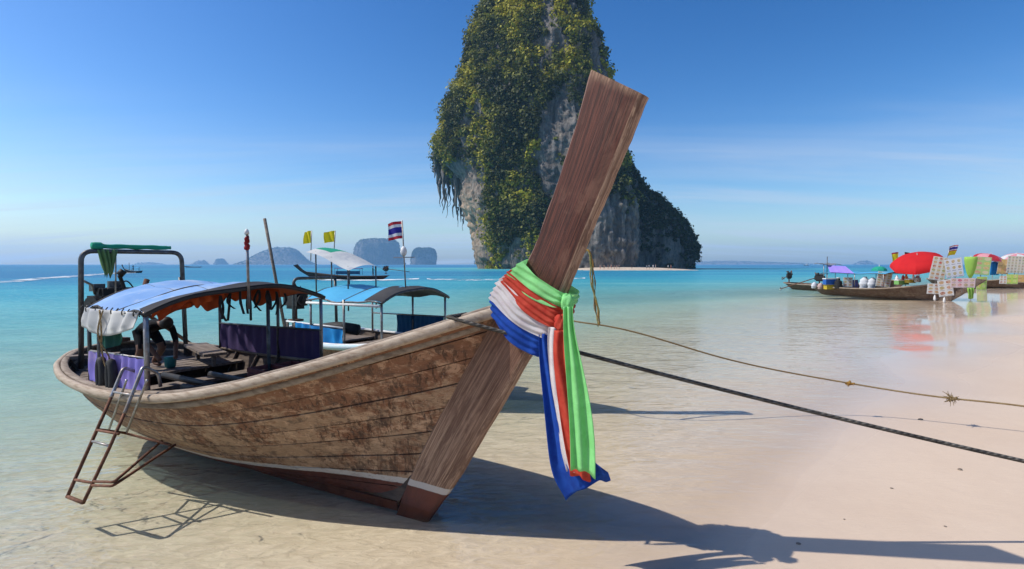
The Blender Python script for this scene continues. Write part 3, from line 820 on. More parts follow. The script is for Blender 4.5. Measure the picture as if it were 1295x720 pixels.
STEM_F = [(528, 680), (545, 655), (577, 610), (622, 535), (672, 450), (701, 400), (721, 360), (744, 303), (767, 248), (793, 186), (819, 123)]
STEM_B = [(488, 672), (505, 645), (521, 603), (568, 507), (622, 412), (640, 383), (668, 335), (687, 290), (706, 236), (728, 168), (750, 90)]
BASE = np.array([-0.7937, 5.1762, 0.0]); HEAD = R(-33)
AX = np.array([math.cos(HEAD), math.sin(HEAD), 0]); NN = np.array([AX[1], -AX[0], 0])
def bow_sz(x, y):
    p = onplane(x, y, BASE, NN); return -np.dot(p - BASE, AX), p[2]
STEM_SZ = [(bow_sz(*f), bow_sz(*b)) for f, b in zip(STEM_F, STEM_B)]
def stem_mesh(b, parent, mat, half=.055, upto=1.0):
    F = np.array([k[0] for k in STEM_SZ]); Bk = np.array([k[1] for k in STEM_SZ]); t = np.arange(len(F)); tt = np.linspace(0, (len(F) - 1) * upto, 60)
    fs, fz, bs, bz = [Spline(t, a)(tt) for a in (F[:, 0], F[:, 1], Bk[:, 0], Bk[:, 1])]
    rg = []; at = []
    for i in range(60):
        d = np.array([bs[i] - fs[i], bz[i] - fz[i]]); L = np.linalg.norm(d)
        h = half * (1.0 if tt[i] > 4 else .62 + .095 * tt[i])
        sec = [(0, .55), (.085, 1), (.5, 1.04), (.96, 1), (1, .62), (1, -.62), (.96, -1), (.5, -1.04), (.085, -1), (0, -.55)]
        wv = .006 * math.sin(i * .9) + .004 * math.sin(i * 2.3)
        for k, (a, y) in enumerate(sec):
            a2 = a + (wv if a in (0, 1) else 0)
            rg.append(b.L(fs[i] + d[0] * a2, y * h, fz[i] + d[1] * a2)); at.append((1 - a, y * .12, i / 59 * 4.2))
    m = MB(); m.loft(np.array(rg).reshape(60, 10, 3), True, True)
    o = m.build('stem_post', mat, parent, smooth=True, autosmooth=38)
    a = o.data.attributes.new('along', 'FLOAT_VECTOR', 'POINT'); a.data.foreach_set('vector', np.array(at).ravel())
    return o

def engine(parent, b, s, w, z, sc_=1.0, tail=True, tilt=0.0, rz=0.0):
    """car engine on a swivel post with its long propeller shaft"""
    e = empty('engine', b.L(s, w, z), rz, parent=parent)
    e.scale = (sc_, sc_, sc_)
    m = MB(); m.box((0, 0, .20), (.62, .34, .34)); m.box((-.02, 0, .42), (.52, .20, .14)); m.box((0, 0, .0), (.44, .26, .12))
    for k in range(4): m.box((-.2 + k * .13, .20, .34), (.07, .10, .07))
    m.build('engine_block', M_black, e)
    m = MB(); m.tube([(.33, 0, .2), (.37, 0, .2)], .17, 14); m.tube([(.37, 0, .2), (.40, 0, .2)], .08, 10)
    m.build('flywheel', M_black, e, True, autosmooth=40)
    m = MB(); m.tube([(.2, .21, .30), (-.1, .26, .30), (-.3, .25, .38), (-.4, .24, .62)], [.035, .035, .035, .045], 8)
    m.build('exhaust_pipe', M_rust, e, True)
    m = MB(); m.tube([(-.1, -.1, .49), (-.1, -.1, .60)], .11, 12); m.box((.18, -.12, .5), (.18, .12, .12))
    m.build('air_filter', M_steel, e, True, autosmooth=40)
    m = MB()
    for k in range(7):
        a = np.array([RNG.uniform(-.3, .3), RNG.uniform(-.2, .2), RNG.uniform(.3, .5)]); c = np.array([RNG.uniform(-.3, .3), RNG.uniform(-.2, .2), RNG.uniform(.1, .5)])
        m.tube(catmull([a, (a + c) / 2 + [0, 0, .16], c], 6), .012, 5)
    m.build('hoses', M_rubber, e, True)
    m = MB(); m.tube([(0, 0, -.35), (0, 0, .0)], .05, 8); m.box((0, 0, -.38), (.3, .3, .06))
    m.build('swivel_post', M_rust, e, True, autosmooth=40)
    if tail:
        m = MB(); m.tube([(-.3, 0, .2), (-2.9, 0, -.25 + tilt)], .035, 8)
        sh = m.build('propeller_shaft', M_rust, e, True)
        m = MB(); p = np.array([-2.92, 0, -.25 + tilt])
        for k in range(3):
            a = k * 2.094; m.box(p + np.array([0, .09 * math.cos(a), .09 * math.sin(a)]), (.02, .09, .16), rx=a)
        m.build('propeller', M_steel_l, sh)
        m = MB(); m.tube([(.3, 0, .4), (.36, .03, .55), (.5, .05, .62)], .02, 8)
        m.build('tiller', M_steel_l, e, True)
    return e

def cloth_sheet(name, mat, parent, top, bot, nu=40, nv=8, pleat=.02, freq=9.0, seed=0, sag=0.0, solid=False, ragged=0.0, **kw):
    """hanging cloth between two edges given as polylines"""
    top = catmull(top, 12); bot = catmull(bot, 12)
    def rs(p, n):
        t = np.concatenate([[0], np.cumsum(np.linalg.norm(np.diff(p, axis=0), axis=1))]); q = np.linspace(0, t[-1], n)
        return np.stack([np.interp(q, t, p[:, k]) for k in range(3)], 1)
    T, Bt = rs(top, nu), rs(bot, nu)
    d = T[-1] - T[0]; n = np.cross(d, (0, 0, 1)); n /= np.linalg.norm(n) + 1e-9
    u = np.linspace(0, 1, nu)
    g = []
    for j in range(nv):
        v = j / (nv - 1)
        row = T * (1 - v) + Bt * v
        am = pleat * (.25 + .75 * math.sin(math.pi * min(1, .15 + v)) ** .5)
        off = am * (np.sin(u * freq * 6.283 + 1.3 * vnoise(np.stack([u * 6, u * 0 + v * 1.5, u * 0], -1), seed)) + .9 * vnoise(np.stack([u * freq * .8, u * 0 + v, u * 0 + 3], -1), seed + 2))
        row = row + n * off[:, None]
        row[:, 2] -= sag * 4 * u * (1 - u) * v
        if ragged and j == nv - 1: row[:, 2] += ragged * vnoise(np.stack([u * 11, u * 0, u * 0], -1), seed + 5)
        g.append(row)
    m = MB(); m.loft(np.array(g), False)
    o = m.build(name, mat, parent, smooth=True, **kw)
    if solid:
        md = o.modifiers.new('thick', 'SOLIDIFY'); md.thickness = .006; md.offset = 0
    return o

def canopy(parent, b, corners, zedge, rise, top_mat, under_mat, edge_mat, nx=14, ny=18, over=.06):
    """barrel-vaulted awning; corners = near-front, near-rear, far-rear, far-front in (s, w)"""
    c = empty('canopy', (0, 0, 0), 0, parent=parent)
    nf, nr, fr, ff = [np.array(k, float) for k in corners]
    g = []
    for i in range(nx + 1):
        t = i / nx; row = []
        for j in range(ny + 1):
            q = j / ny
            sw = (nf * (1 - t) + nr * t) * (1 - q) + (ff * (1 - t) + fr * t) * q
            z = zedge[0] * (1 - q) + zedge[1] * q + rise * (1 - (2 * q - 1) ** 2) + .018 * math.sin(i * 1.3 + j * .6) + (.03 * math.sin(t * 9.4) if 0 < i < nx else 0)
            row.append(b.L(sw[0], sw[1] * (1 + over), z))
        g.append(row)
    g = np.array(g)
    m = MB(); m.loft(g, False)
    m.build('roof_sheet', top_mat, c, True)
    m = MB(); m.loft((g - np.array([0, 0, .035]))[:, ::-1], False)
    m.build('roof_lining', under_mat, c, True)
    for i in (0, nx // 2, nx):
        m = MB(); m.tube(g[i] - np.array([0, 0, .018]), .028, 7)
        m.build('roof_bow', edge_mat, c, True)
    for j in (0, ny // 3, 2 * ny // 3, ny):
        m = MB(); m.tube(g[:, j] - np.array([0, 0, .018]), .02, 6)
        m.build('roof_batten', edge_mat, c, True)
    return c, g

def pole(name, parent, mat, p, q, r, seg=8, **kw):
    m = MB(); m.tube([p, (np.array(p) + np.array(q)) / 2, q], r, seg)
    return m.build(name, mat, parent, True, **kw)

# ------------------------------------------------------------------ the near boat
b1 = Boat()
boat = empty('longtail_boat', BASE, HEAD, 'weathered brown plank longtail boat with tall carved prow beached in the shallows', 'boat')
hull = b1.shell(boat, M_inner)
VE = [0, .10, .19, .29, .41, .53, .65, .77, .89, .985]
for side in (1, -1):
    for k in range(len(VE) - 1):
        g = .0036 if side > 0 else .001
        b1.strip('plank', VE[k] + g, VE[k + 1] - g, side, M_hull, hull, lift=RNG.uniform(-.002, .006), nu=60, rows=4)
for side in (1, -1):
    b1.rail('rub_rail', boat, M_rail, side, .028, .012, .075, .095, 0, 1, 80, .006, 3 + side)
    b1.rail('cap_rail', boat, M_cap, side, -.052, .026, .085, .05, 0.01, 1, 80, .004, 8 + side)
    b1.rail('inner_stringer', boat, M_cap, side, -.075, -.10, .05, .07, 0.02, .99, 60, .003, 12 + side)
stem = stem_mesh(b1, boat, M_stem)
# keel under the stem
kp = [b1.pt(u, 0.0) + np.array([0, 0, -.015]) for u in np.linspace(0, 1, 24)]
m = MB(); m.loft([[p + np.array([0, y, z]) for y, z in ((-.05, .06), (.05, .06), (.035, -.04), (-.035, -.04))] for p in kp], True, True)
m.build('keel', simple('keel paint', (.13, .032, .018), (.07, .02, .012), .6), boat)
# ribs, floor, thwarts
for u in (.14, .2, .26, .32, .38, .44, .5, .56, .62, .68, .74, .8, .86):
    m = MB(); pts = []
    for side in (1, -1):
        vv = np.linspace(.97, .06, 9) if side > 0 else np.linspace(.06, .97, 9)
        pts += [b1.pt(u, v, side) + b1.nrm(u, v, side) * -.062 for v in vv]
    m.tube(pts, .022, 5); m.build('rib', M_inner, hull)
for k, w in enumerate(np.linspace(-.46, .46, 6)):
    m = MB(); m.beam(b1.L(2.1 + abs(w) * 2.2, w, .36), b1.L(5.2, w, .36), .155, .03)
    m.build('floorboard', M_bench, boat)
for s, z, wd, ln in ((2.0, .80, .22, .80), (2.75, .76, .24, .93), (3.65, .74, .28, 1.0), (4.5, .72, .26, 1.0)):
    m = MB(); m.beam(b1.L(s, -ln, z), b1.L(s, ln, z), wd, .045); m.build('thwart', M_bench, boat)
for k, s in enumerate(np.linspace(5.15, 6.75, 9)):
    ln = 1.1 * math.sqrt(max(.06, 1 - ((s - 4.9) / 2.15) ** 2)); m = MB(); m.beam(b1.L(s, -ln, .80), b1.L(s, ln, .80), .17, .035)
    m.build('stern_deck_board', M_bench, boat)
m = MB(); m.beam(b1.L(6.35, .86, 1.02), b1.L(6.05, .30, 1.02), .16, .05); m.build('stern_seat', M_bench, boat)
for w, s0, s1, z in ((.5, 2.3, 3.6, .86), (.28, 2.6, 4.6, .86), (-.2, 2.2, 4.3, .82)):
    m = MB(); m.tube([b1.L(s0, w, z), b1.L(s1, w + .05, z + .01)], .045, 8); m.build('spare_pole', M_black, boat, True)
m = MB(); m.beam(b1.L(4.9, -.55, 1.0), b1.L(5.9, -.75, 1.05), .34, .04)
m.beam(b1.L(5.0, -.57, .8), b1.L(5.0, -.57, 1.0), .05, .05); m.beam(b1.L(5.8, -.73, .8), b1.L(5.8, -.73, 1.04), .05, .05)
m.build('side_bench', M_bench, boat)
# awning
can, cg = canopy(boat, b1, [(3.08, 1.12), (4.72, 1.08), (5.75, -1.05), (3.1, -1.12)], (1.86, 1.95), .22, C_blue_tarp, C_orange, C_dark_tarp)
# dark front hem that folds over the first bow
fr_ = cg[0]; m = MB()
m.loft([fr_ + np.array([.03, 0, .012]), fr_ * .6 + cg[1] * .4 + np.array([0, 0, .014]), cg[1] + np.array([0, 0, .012])], False)
m.build('front_hem', C_dark_tarp, can, True)
cloth_sheet('hem_flap', C_dark_tarp, can, fr_[6:], fr_[6:] + np.array([0, 0, -.035]), 50, 4, .015, 7, 5, ragged=.02)
cloth_sheet('torn_lining', C_orange, can, cg[2][2:15] - np.array([0, 0, .05]), cg[2][2:15] - np.array([0, 0, .22]), 60, 6, .06, 6, 6, ragged=.10)
cloth_sheet('torn_lining', C_orange, can, cg[1][1:9] - np.array([0, 0, .05]), cg[1][1:9] - np.array([0, 0, .13]), 50, 5, .05, 6, 16, ragged=.08)
cloth_sheet('torn_lining', C_orange, can, cg[4][3:16] - np.array([0, 0, .05]), cg[4][3:16] - np.array([0, 0, .18]), 50, 5, .06, 5, 26, ragged=.10)
posts = [(3.1, 1.16, .95, 1.88), (4.75, 1.12, .9, 1.88), (3.12, -1.14, .95, 1.90), (5.7, -1.06, .95, 1.90), (4.2, -1.16, .93, 1.9), (3.3, -.42, .36, 2.04), (4.4, 1.14, .9, 1.86)]
for k, (s, w, z0, z1) in enumerate(posts):
    pole('post', can, M_steel_l if k in (0, 2) else M_steel, b1.L(s, w, z0), b1.L(s, w, z1), .03 if k == 0 else .024)
pole('curtain_rail', can, M_steel_l, b1.L(3.1, 1.15, 1.36), b1.L(4.74, 1.12, 1.30), .014)
pole('curtain_rail', can, M_steel, b1.L(3.1, -1.13, 1.44), b1.L(5.7, -1.05, 1.40), .014)
cloth_sheet('curtain', C_purple, can, [b1.L(3.13, 1.165, 1.35), b1.L(3.9, 1.17, 1.33), b1.L(4.72, 1.135, 1.30)], [b1.L(3.13, 1.17, .99), b1.L(3.9, 1.18, .95), b1.L(4.72, 1.14, .93)], 60, 8, .022, 8, 2, label='lilac and purple curtain with pale patches')
cloth_sheet('curtain', C_purple_d, can, [b1.L(3.13, -1.13, 1.44), b1.L(4.3, -1.16, 1.42), b1.L(5.68, -1.05, 1.40)], [b1.L(3.13, -1.14, 1.0), b1.L(4.3, -1.17, .96), b1.L(5.68, -1.06, .98)], 90, 8, .018, 12, 3, label='dark purple pleated curtain')
cloth_sheet('rolled_awning', C_white, can, [b1.L(3.12, 1.21, 1.875), b1.L(3.9, 1.21, 1.865), b1.L(4.75, 1.17, 1.86)], [b1.L(3.2, 1.24, 1.70), b1.L(3.9, 1.25, 1.585), b1.L(4.73, 1.20, 1.63)], 60, 9, .03, 5, 4, .02, True, label='dirty white side cloth rolled up under the roof')
cloth_sheet('inner_sheet', C_teal, can, [b1.L(3.9, 1.06, 1.62), b1.L(4.68, 1.05, 1.62)], [b1.L(4.05, 1.05, 1.42), b1.L(4.68, 1.04, 1.3)], 20, 5, .02, 3, 9)
for k in range(12):
    a = k / 11; p = b1.L(3.14 + 1.58 * a, 1.185, 1.865 - .01 * a)
    m = MB(); m.tube(catmull([p + [0, 0, .03], p + [0.02, -.03, 0], p + [0, -.02, -.04]], 4), .007, 5); m.build('lacing', M_rubber, can, True)
# ropes looped over the curtain and two old tyres as fenders
rope('cord', catmull([b1.L(3.95, 1.25, 1.86), b1.L(3.98, 1.28, 1.5), b1.L(3.9, 1.22, 1.3), b1.L(4.0, 1.21, 1.2)], 8), .009, M_rope_t, can)
rope('cord', catmull([b1.L(4.05, 1.25, 1.86), b1.L(3.93, 1.28, 1.55), b1.L(4.06, 1.23, 1.33), b1.L(3.98, 1.22, 1.18), b1.L(3.9, 1.22, 1.28)], 8), .009, M_rope_t, can)
for k, s in enumerate((3.86, 4.13)):
    t = MB(); rings = []
    c = b1.L(s, 1.22, 1.08)
    for i in range(24):
        a = i / 24 * 6.2832; cc = np.array([math.cos(a) * .095 * (.55 if k else .5), 0, math.sin(a) * .17])
        d = np.array([math.cos(a), 0, math.sin(a)])
        rings.append([c + cc + d * .05 * math.cos(q) + np.array([0, .05 * math.sin(q), 0]) for q in np.linspace(0, 6.283, 9)[:-1]])
    rings.append(rings[0]); t.loft(np.array(rings), True)
    t.build('tyre_fender', M_rubber, boat, True)
# straps hanging from the lining
for k in range(15):
    q = 5 + k % 8; r = 1 + (k * 5) % 5
    p = cg[r][min(17, q + 2)] - np.array([0, 0, .1]); L_ = RNG.uniform(.16, .42)
    sw = RNG.uniform(-.05, .05, 2)
    pts = catmull([p, p + [sw[0], sw[1], -L_ * .5], p + [sw[0] * 1.5, -sw[1], -L_]], 5)
    m = MB(); m.loft([[x + np.array([.018, 0, 0]), x + np.array([.01, .012, 0]), x - np.array([.018, 0, 0]), x - np.array([.01, .012, 0])] for x in pts], True, True)
    m.build('strap', M_rubber, can)
# lantern mast on the front bow
mp_ = b1.L(3.05, .0, 2.08)
pole('mast', boat, M_steel_l, mp_ - np.array([0, 0, .25]), mp_ + np.array([-.02, .0, .72]), .018)
m = MB(); c0 = mp_ + np.array([-.02, 0, .50]); rr = []; pp = []
for i in range(12): pp.append(c0 + np.array([.006 * math.sin(i), .008 * math.cos(i * 2), i * .018])); rr.append(.034 + .003 * math.sin(i * 1.1) - .0008 * i + (.0 if 0 < i < 11 else -.02))
m.tube(pp, rr, 9); m.build('wrapped_lamp', cloth('dark red wrapping', (.30, .025, .03), (.2, .02, .02), .1), boat, True)
m = MB(); m.tube([c0 + [0, 0, .2], c0 + [0, 0, .24], c0 + [0, 0, .27]], [.03, .028, .012], 8); m.build('lamp_glass', M_white, boat, True)
# tall stern hoop with a rolled green tarp
hp = arc_fillet([b1.L(6.2, .74, .85), b1.L(6.2, .70, 2.6), b1.L(6.2, -.70, 2.6), b1.L(6.2, -.74, .85)], .16)
m = MB(); m.tube(hp, .036, 9); m.build('stern_hoop', M_steel, boat, True)
pole('hoop_brace', boat, M_steel, b1.L(6.2, -.66, 2.18), b1.L(6.0, -.66, 1.2), .018)
m = MB(); pp = []; rr = []
for i in range(30):
    t = i / 29; pp.append(b1.L(6.22, .56 - 1.1 * t, 2.675 + .003 * math.sin(i * .7))); rr.append(.036 + .003 * math.sin(i * .9) + (.02 if i < 4 else 0) - (.01 if i > 27 else 0))
m.tube(pp, rr, 9); m.build('rolled_tarp', C_green_t, boat, True)
cloth_sheet('hanging_rag', C_green_rag, boat, [b1.L(6.16, .52, 2.62), b1.L(6.16, .38, 2.63), b1.L(6.16, .25, 2.62)], [b1.L(6.16, .42, 2.25), b1.L(6.16, .36, 2.22), b1.L(6.16, .31, 2.3)], 24, 10, .03, 4, 7, ragged=.05, solid=True)
pole('thin_stay', boat, M_steel_l, b1.L(6.25, .24, 2.6), b1.L(6.3, .24, 1.75), .012)
engine(boat, b1, 6.95, 0.02, 1.52, 1.0, True, -1.5, R(-75))
m = MB(); m.tube(catmull([b1.L(6.7, -.05, 1.95), b1.L(6.72, -.02, 2.1), b1.L(6.7, .03, 2.22)], 5), [.03] * 11, 8); m.tube([b1.L(6.7, .03, 2.22), b1.L(6.68, -.03, 2.3)], .055, 8)
m.build('exhaust_stack', M_black, boat, True)
# orange life vest, red crates, odds and ends in the boat
vest = empty('life_vest', (BASE + AX * -2.85 + NN * .72 + np.array([0, 0, .86])), HEAD, 'orange and black life vest lying inside the gunwale by the ladder', 'life vest')
for y in (-.13, .13):
    m = MB(); rg = []
    for i in range(10):
        t = i / 9; x = -.32 + .64 * t; hh = .055 * math.sin(math.pi * (t * .9 + .05)) ** .5
        rg.append([(x, y + .11 * math.cos(a), hh * math.sin(a) + .05 + .02 * math.sin(x * 8)) for a in np.linspace(0, 6.283, 11)[:-1]])
    m.loft(rg, True, True); m.build('foam_panel', C_orange, vest, True)
for x in (-.15, .12):
    m = MB(); m.box((x, 0, .115), (.045, .46, .01)); m.build('strap', M_rubber, vest)
def crate(P, rz, size, mat, label, slats=3):
    c = empty('crate', P, rz, label, 'crate', 'crates stowed in the near boat')
    sx, sy, sz = size
    m = MB(); m.box((0, 0, .01), (sx, sy, .02)); m.build('base', mat, c)
    for k in range(slats):
        z = .05 + k * (sz - .04) / slats
        for y in (-1, 1):
            m = MB(); m.box((0, y * sy / 2, z + .03), (sx, .014, sz / slats * .72)); m.build('side_slat', mat, c)
        for x in (-1, 1):
            m = MB(); m.box((x * sx / 2, 0, z + .03), (.014, sy - .02, sz / slats * .72)); m.build('end_slat', mat, c)
    return c
def inboat(s, w, z): return BASE - AX * s + NN * w + np.array([0, 0, z])
crate(inboat(3.05, -.28, .79), HEAD, (.5, .34, .24), M_cratered, 'dark red slatted crate on the thwart below the lantern mast')
crate(inboat(3.2, -.72, .79), HEAD + .1, (.42, .32, .2), M_cratered, 'dark red slatted crate against the dark purple curtain')
m = MB(); m.tube([(0, 0, 0), (0, 0, .02), (0, 0, .16), (0, 0, .17)], [.05, .075, .085, .08], 12)
o = m.build('bucket', simple('teal plastic', (.02, .22, .2), None, .4), None, True, label='small teal plastic bucket on the stern deck of the near boat', cat='bucket'); o.location = inboat(5.35, -.1, .82)

# ------------------------------------------------------------------ boarding ladder hung on the gunwale
lad = empty('boarding_ladder', inboat(3.1, 1.6, 0), HEAD, 'rusty steel boarding ladder hooked over the gunwale of the weathered brown boat', 'ladder')
LADI = np.array(lad.location)
def rel(P, root=LADI, h=HEAD):
    d = np.array(P) - root; c_, s_ = math.cos(-h), math.sin(-h)
    return np.array([d[0] * c_ - d[1] * s_, d[0] * s_ + d[1] * c_, d[2]])
LP = inboat(3.1, 1.36, 1.12); LN = NN * .90 + np.array([0, 0, .44]); LN /= np.linalg.norm(LN)
def lp(x, y): return rel(onplane(x, y, LP, LN))
HP_ = inboat(3.1, 1.345, 1.0); HN = NN * .985 + np.array([0, 0, -.17])
def hpn(x, y): return rel(onplane(x, y, HP_, HN))
def hull_at(s, w, z): return rel(inboat(s, w, z))
railL = arc_fillet([lp(85, 629), lp(95, 606), lp(123, 543), lp(143, 497), lp(156, 465), rel(inboat(3.42, 1.10, 1.16)), rel(inboat(3.42, 1.08, 1.0))], .05, 4)
railR = arc_fillet([lp(105, 637), lp(116, 614), lp(140, 563), lp(160, 517), lp(181, 463), rel(inboat(2.98, 1.10, 1.20)), rel(inboat(2.98, 1.08, 1.05))], .05, 4)
for rl in (railL, railR):
    m = MB(); m.tube(rl[:12], .017, 8); lo = m.build('lower_rail', M_rust, lad, True)
    m = MB(); m.tube(rl[11:], .018, 8); m.build('upper_rail', M_steel_l, lad, True)
def rod(name, a, b, r=.014, mat=M_rust):
    m = MB(); m.tube([a, (np.array(a) + np.array(b)) / 2, b], r, 8); return m.build(name, mat, lad, True)
rod('rung', lp(85, 628), lp(105, 636), .018); rod('rung', lp(95, 607), lp(118, 611)); rod('rung', lp(116, 558), lp(138, 564), .013, M_steel_l)
rod('rung', lp(122, 544), lp(150, 549)); rod('rung', lp(144, 496), lp(168, 500), .013, M_steel_l)
rod('hook_rod', hpn(160, 481), hpn(138, 543), .013, M_steel_l); rod('hook_rod', hpn(186, 481), hpn(160, 547), .013, M_steel_l)
rod('spreader_bar', lp(123, 543), hpn(160, 548)); rod('spreader_bar', hpn(158, 548), hull_at(2.83, 1.06, .42))
for a, c, d in (((190, 557), (118, 609), (3.12, 1.02, .40)), ((215, 560), (116, 614), (2.86, 1.0, .40))):
    e = lp(*c); f = hull_at(*d); md = lp(c[0] + 26, c[1] + 1)
    m = MB(); m.tube(arc_fillet([e, md, f], .05, 5), .014, 8); m.build('brace', M_rust, lad, True)

# ------------------------------------------------------------------ scarves tied round the prow
def band(name, mat, b0, b1_, f0, f1, label, back_half, front_half, lift, seed, folds=5):
    """cloth wound round the stem: b0-b1 its upper and lower rim at the after edge, f0-f1 at the front edge (pixels on the stem)"""
    pb0, pb1, pf0, pf1 = [np.array(bow_sz(*p)) for p in (b0, b1_, f0, f1)]
    bh, fh = back_half + lift, front_half + lift
    # loop round the post: near face, front edge, far face, after edge (fraction fore-aft, half breadth)
    key = [(0.0, bh), (.12, bh), (.5, (bh + fh) / 2 + .02), (.9, fh), (1.0, fh * .9), (1.06, fh * .45), (1.06, -fh * .45), (1.0, -fh * .9), (.9, -fh), (.5, -(bh + fh) / 2 - .02), (.12, -bh), (0, -bh), (-.07, -bh * .5), (-.07, bh * .5)]
    K = catmull([(a, y, 0) for a, y in key + [key[0]]], 5); nr = 26; g = []
    for i, (a, y, _) in enumerate(K):
        row = []
        for j in range(nr):
            v = j / (nr - 1)
            top = pb0 * (1 - a) + pf0 * a; bot = pb1 * (1 - a) + pf1 * a
            p = top * (1 - v) + bot * v
            sag = -.05 * math.sin(math.pi * min(max(a, 0), 1)) * (.3 + .7 * v)
            pl = .007 * math.sin(v * folds * 6.283 + 2.2 * vnoise(np.array([[a * 1.8, seed, 0.0]]))[0] + a * 1.5) + .006 * vnoise(np.array([[a * 3, v * 5, seed]]))[0]
            edge = .012 * math.sin(math.pi * v) ** .5
            c = b1.L(p[0] - (.02 if a < 0 else 0), y * (1 + (pl + edge * .5) / max(.05, abs(bh))), p[1] + sag)
            row.append(c + np.array([(pl + edge) * (1 if a > .95 else (-1 if a < .05 else 0)), 0, 0]))
        g.append(row)
    m = MB(); m.loft(np.array(g), False); rt = empty(name, BASE, HEAD, label, 'scarf', 'scarves tied round the prow')
    m.build('wrapped_band', mat, rt, True)
    return rt
def tail(rt, mat, path, depth, folds, amp, seed, name='hanging_tail', rag=.012, slope=8):
    """path rows: (x, y, width) in pixels on a sheet hanging at that offset towards starboard of the stem plane"""
    pl = np.array(path, float); t = np.linspace(0, 1, len(pl)); n = 44; tt = np.linspace(0, 1, n)
    X, Yp, Wd = [Spline(t, pl[:, k])(tt) for k in range(3)]
    g = []; nr = 34
    for i in range(n):
        row = []
        for j in range(nr):
            v = j / (nr - 1) - .5
            ph = folds * 6.283 * v + .9 * math.sin(tt[i] * 4 + seed) + .5 * vnoise(np.array([[tt[i] * 4, v * 2, seed]]))[0]
            y = Yp[i] + (rag * 500 * vnoise(np.array([[v * 5, seed * 3.1, 0]]))[0] + 6 * abs(v) if i == n - 1 else 0) + slope * v * tt[i] ** 2
            p = onplane(X[i] + v * Wd[i], y, BASE + NN * depth, NN)
            off = amp * math.cos(ph) * (.5 + .5 * tt[i]) + .02 * vnoise(np.array([[tt[i] * 5, v * 3, seed + 9]]))[0] * tt[i]
            p = p + NN * off + AX * off * .25
            row.append(rel(p, BASE, HEAD))
        g.append(row)
    m = MB(); m.loft(np.array(g), False)
    o = m.build(name, mat, rt, True)
    md = o.modifiers.new('thick', 'SOLIDIFY'); md.thickness = .004
    return o
def knot(rt, mat, x, y, r, depth, seed):
    p = rel(onplane(x, y, BASE + NN * depth, NN), BASE, HEAD); m = MB(); rg = []
    for i in range(14):
        a = math.pi * (i / 13); row = []
        for k in range(20):
            q = k / 20 * 6.283; d = np.array([math.sin(a) * math.cos(q), math.sin(a) * math.sin(q), math.cos(a)])
            rr = r * (1 + .28 * vnoise(d[None] * 2.2 + seed)[0] + .10 * math.sin(q * 5 + a * 4))
            row.append(p + d * rr * np.array([.9, .8, 1.25]))
        rg.append(row)
    m.loft(np.array(rg), True); m.build('knot', mat, rt, True)
# wound from the lowest band upwards
sb = band('prow_scarf', C_sblue, (634, 368), (636, 402), (692, 418), (684, 448), 'royal blue scarf wound lowest on the prow, tail hanging nearly to the sand', .135, .10, .012, 1, 4)
tail(sb, C_sblue, [(688, 422, 13), (690, 455, 15), (697, 500, 19), (707, 550, 28), (722, 588, 44), (744, 616, 58)], .13, 1.6, .03, 3, rag=.014, slope=-34)
sw_ = band('prow_scarf', C_swhite, (645, 352), (633, 376), (704, 396), (697, 426), 'white scarf wound between the blue and the red scarf on the prow', .125, .105, .032, 2, 4)
tail(sw_, C_swhite, [(700, 414, 12), (699, 434, 13), (703, 480, 14), (712, 530, 17), (720, 572, 22), (728, 600, 24)], .17, 1.3, .018, 5)
sr_ = band('prow_scarf', C_sred, (656, 343), (646, 359), (716, 386), (708, 412), 'red scarf wound below the light green scarf on the prow', .115, .11, .046, 3, 4)
knot(sr_, C_sred, 709, 410, .058, .15, 4)
tail(sr_, C_sred, [(708, 418, 14), (707, 445, 15), (711, 480, 18), (718, 530, 20), (727, 570, 24), (734, 603, 26)], .20, 1.3, .02, 7, rag=.006)
sg_ = band('prow_scarf', C_sgreen, (671, 331), (654, 349), (722, 369), (715, 388), 'light green scarf wound uppermost on the prow with a long bright tail', .10, .115, .046, 4, 3)
knot(sg_, C_sgreen, 718, 384, .055, .15, 9)
tail(sg_, C_sgreen, [(719, 388, 11), (720, 415, 14), (726, 460, 22), (733, 510, 29), (737, 555, 32), (738, 596, 32)], .285, 1.8, .026, 11, rag=.005)
m = MB()

# ------------------------------------------------------------------ mooring ropes
p0 = inboat(-.56, .40, 1.955); pin = inboat(-.48, -.22, 1.90)
pe = atz(1295, 606, .62); end = p0 + (pe - p0) * 1.75; end[2] = max(.05, end[2])
pts = [pin, inboat(-.52, .1, 1.955)]
for t in np.linspace(0, 1, 60):
    p = p0 * (1 - t) + end * t; p[2] -= .10 * 4 * t * (1 - t); pts.append(p)
rope('mooring_rope', pts, .017, M_rope_d, label='dark twisted mooring rope running ashore from the bow of the near boat', cat='rope')

# ================================================================== the second boat, moored behind
K2 = .85
b2 = Boat(K2, K2, K2)
tip2 = np.array([1.12, 8.75, 0]); H2 = R(-34); A2 = np.array([math.cos(H2), math.sin(H2), 0]); N2 = np.array([A2[1], -A2[0], 0])
B2 = tip2 - A2 * 1.95 * K2
def in2(s, w, z): return B2 - A2 * s * K2 + N2 * w * K2 + np.array([0, 0, z * K2])
boat2 = empty('longtail_boat', B2, H2, 'longtail boat with pale blue rails and sky blue awning moored behind the brown boat', 'boat')
hull2 = b2.shell(boat2, M_inner)
for side in (1, -1):
    for k in range(len(VE) - 1):
        b2.strip('plank', VE[k] + .0015, VE[k + 1] - .0015, side, M_hull2 if k < 8 else M_lblue, hull2, lift=RNG.uniform(-.002, .005), nu=40, rows=3)
    b2.rail('rub_rail', boat2, M_lblue, side, .03, .02, .08, .09, 0, 1, 60)
    b2.rail('cap_rail', boat2, M_white, side, -.05, .028, .08, .05, .01, 1, 60)
stem_mesh(b2, boat2, M_stem)
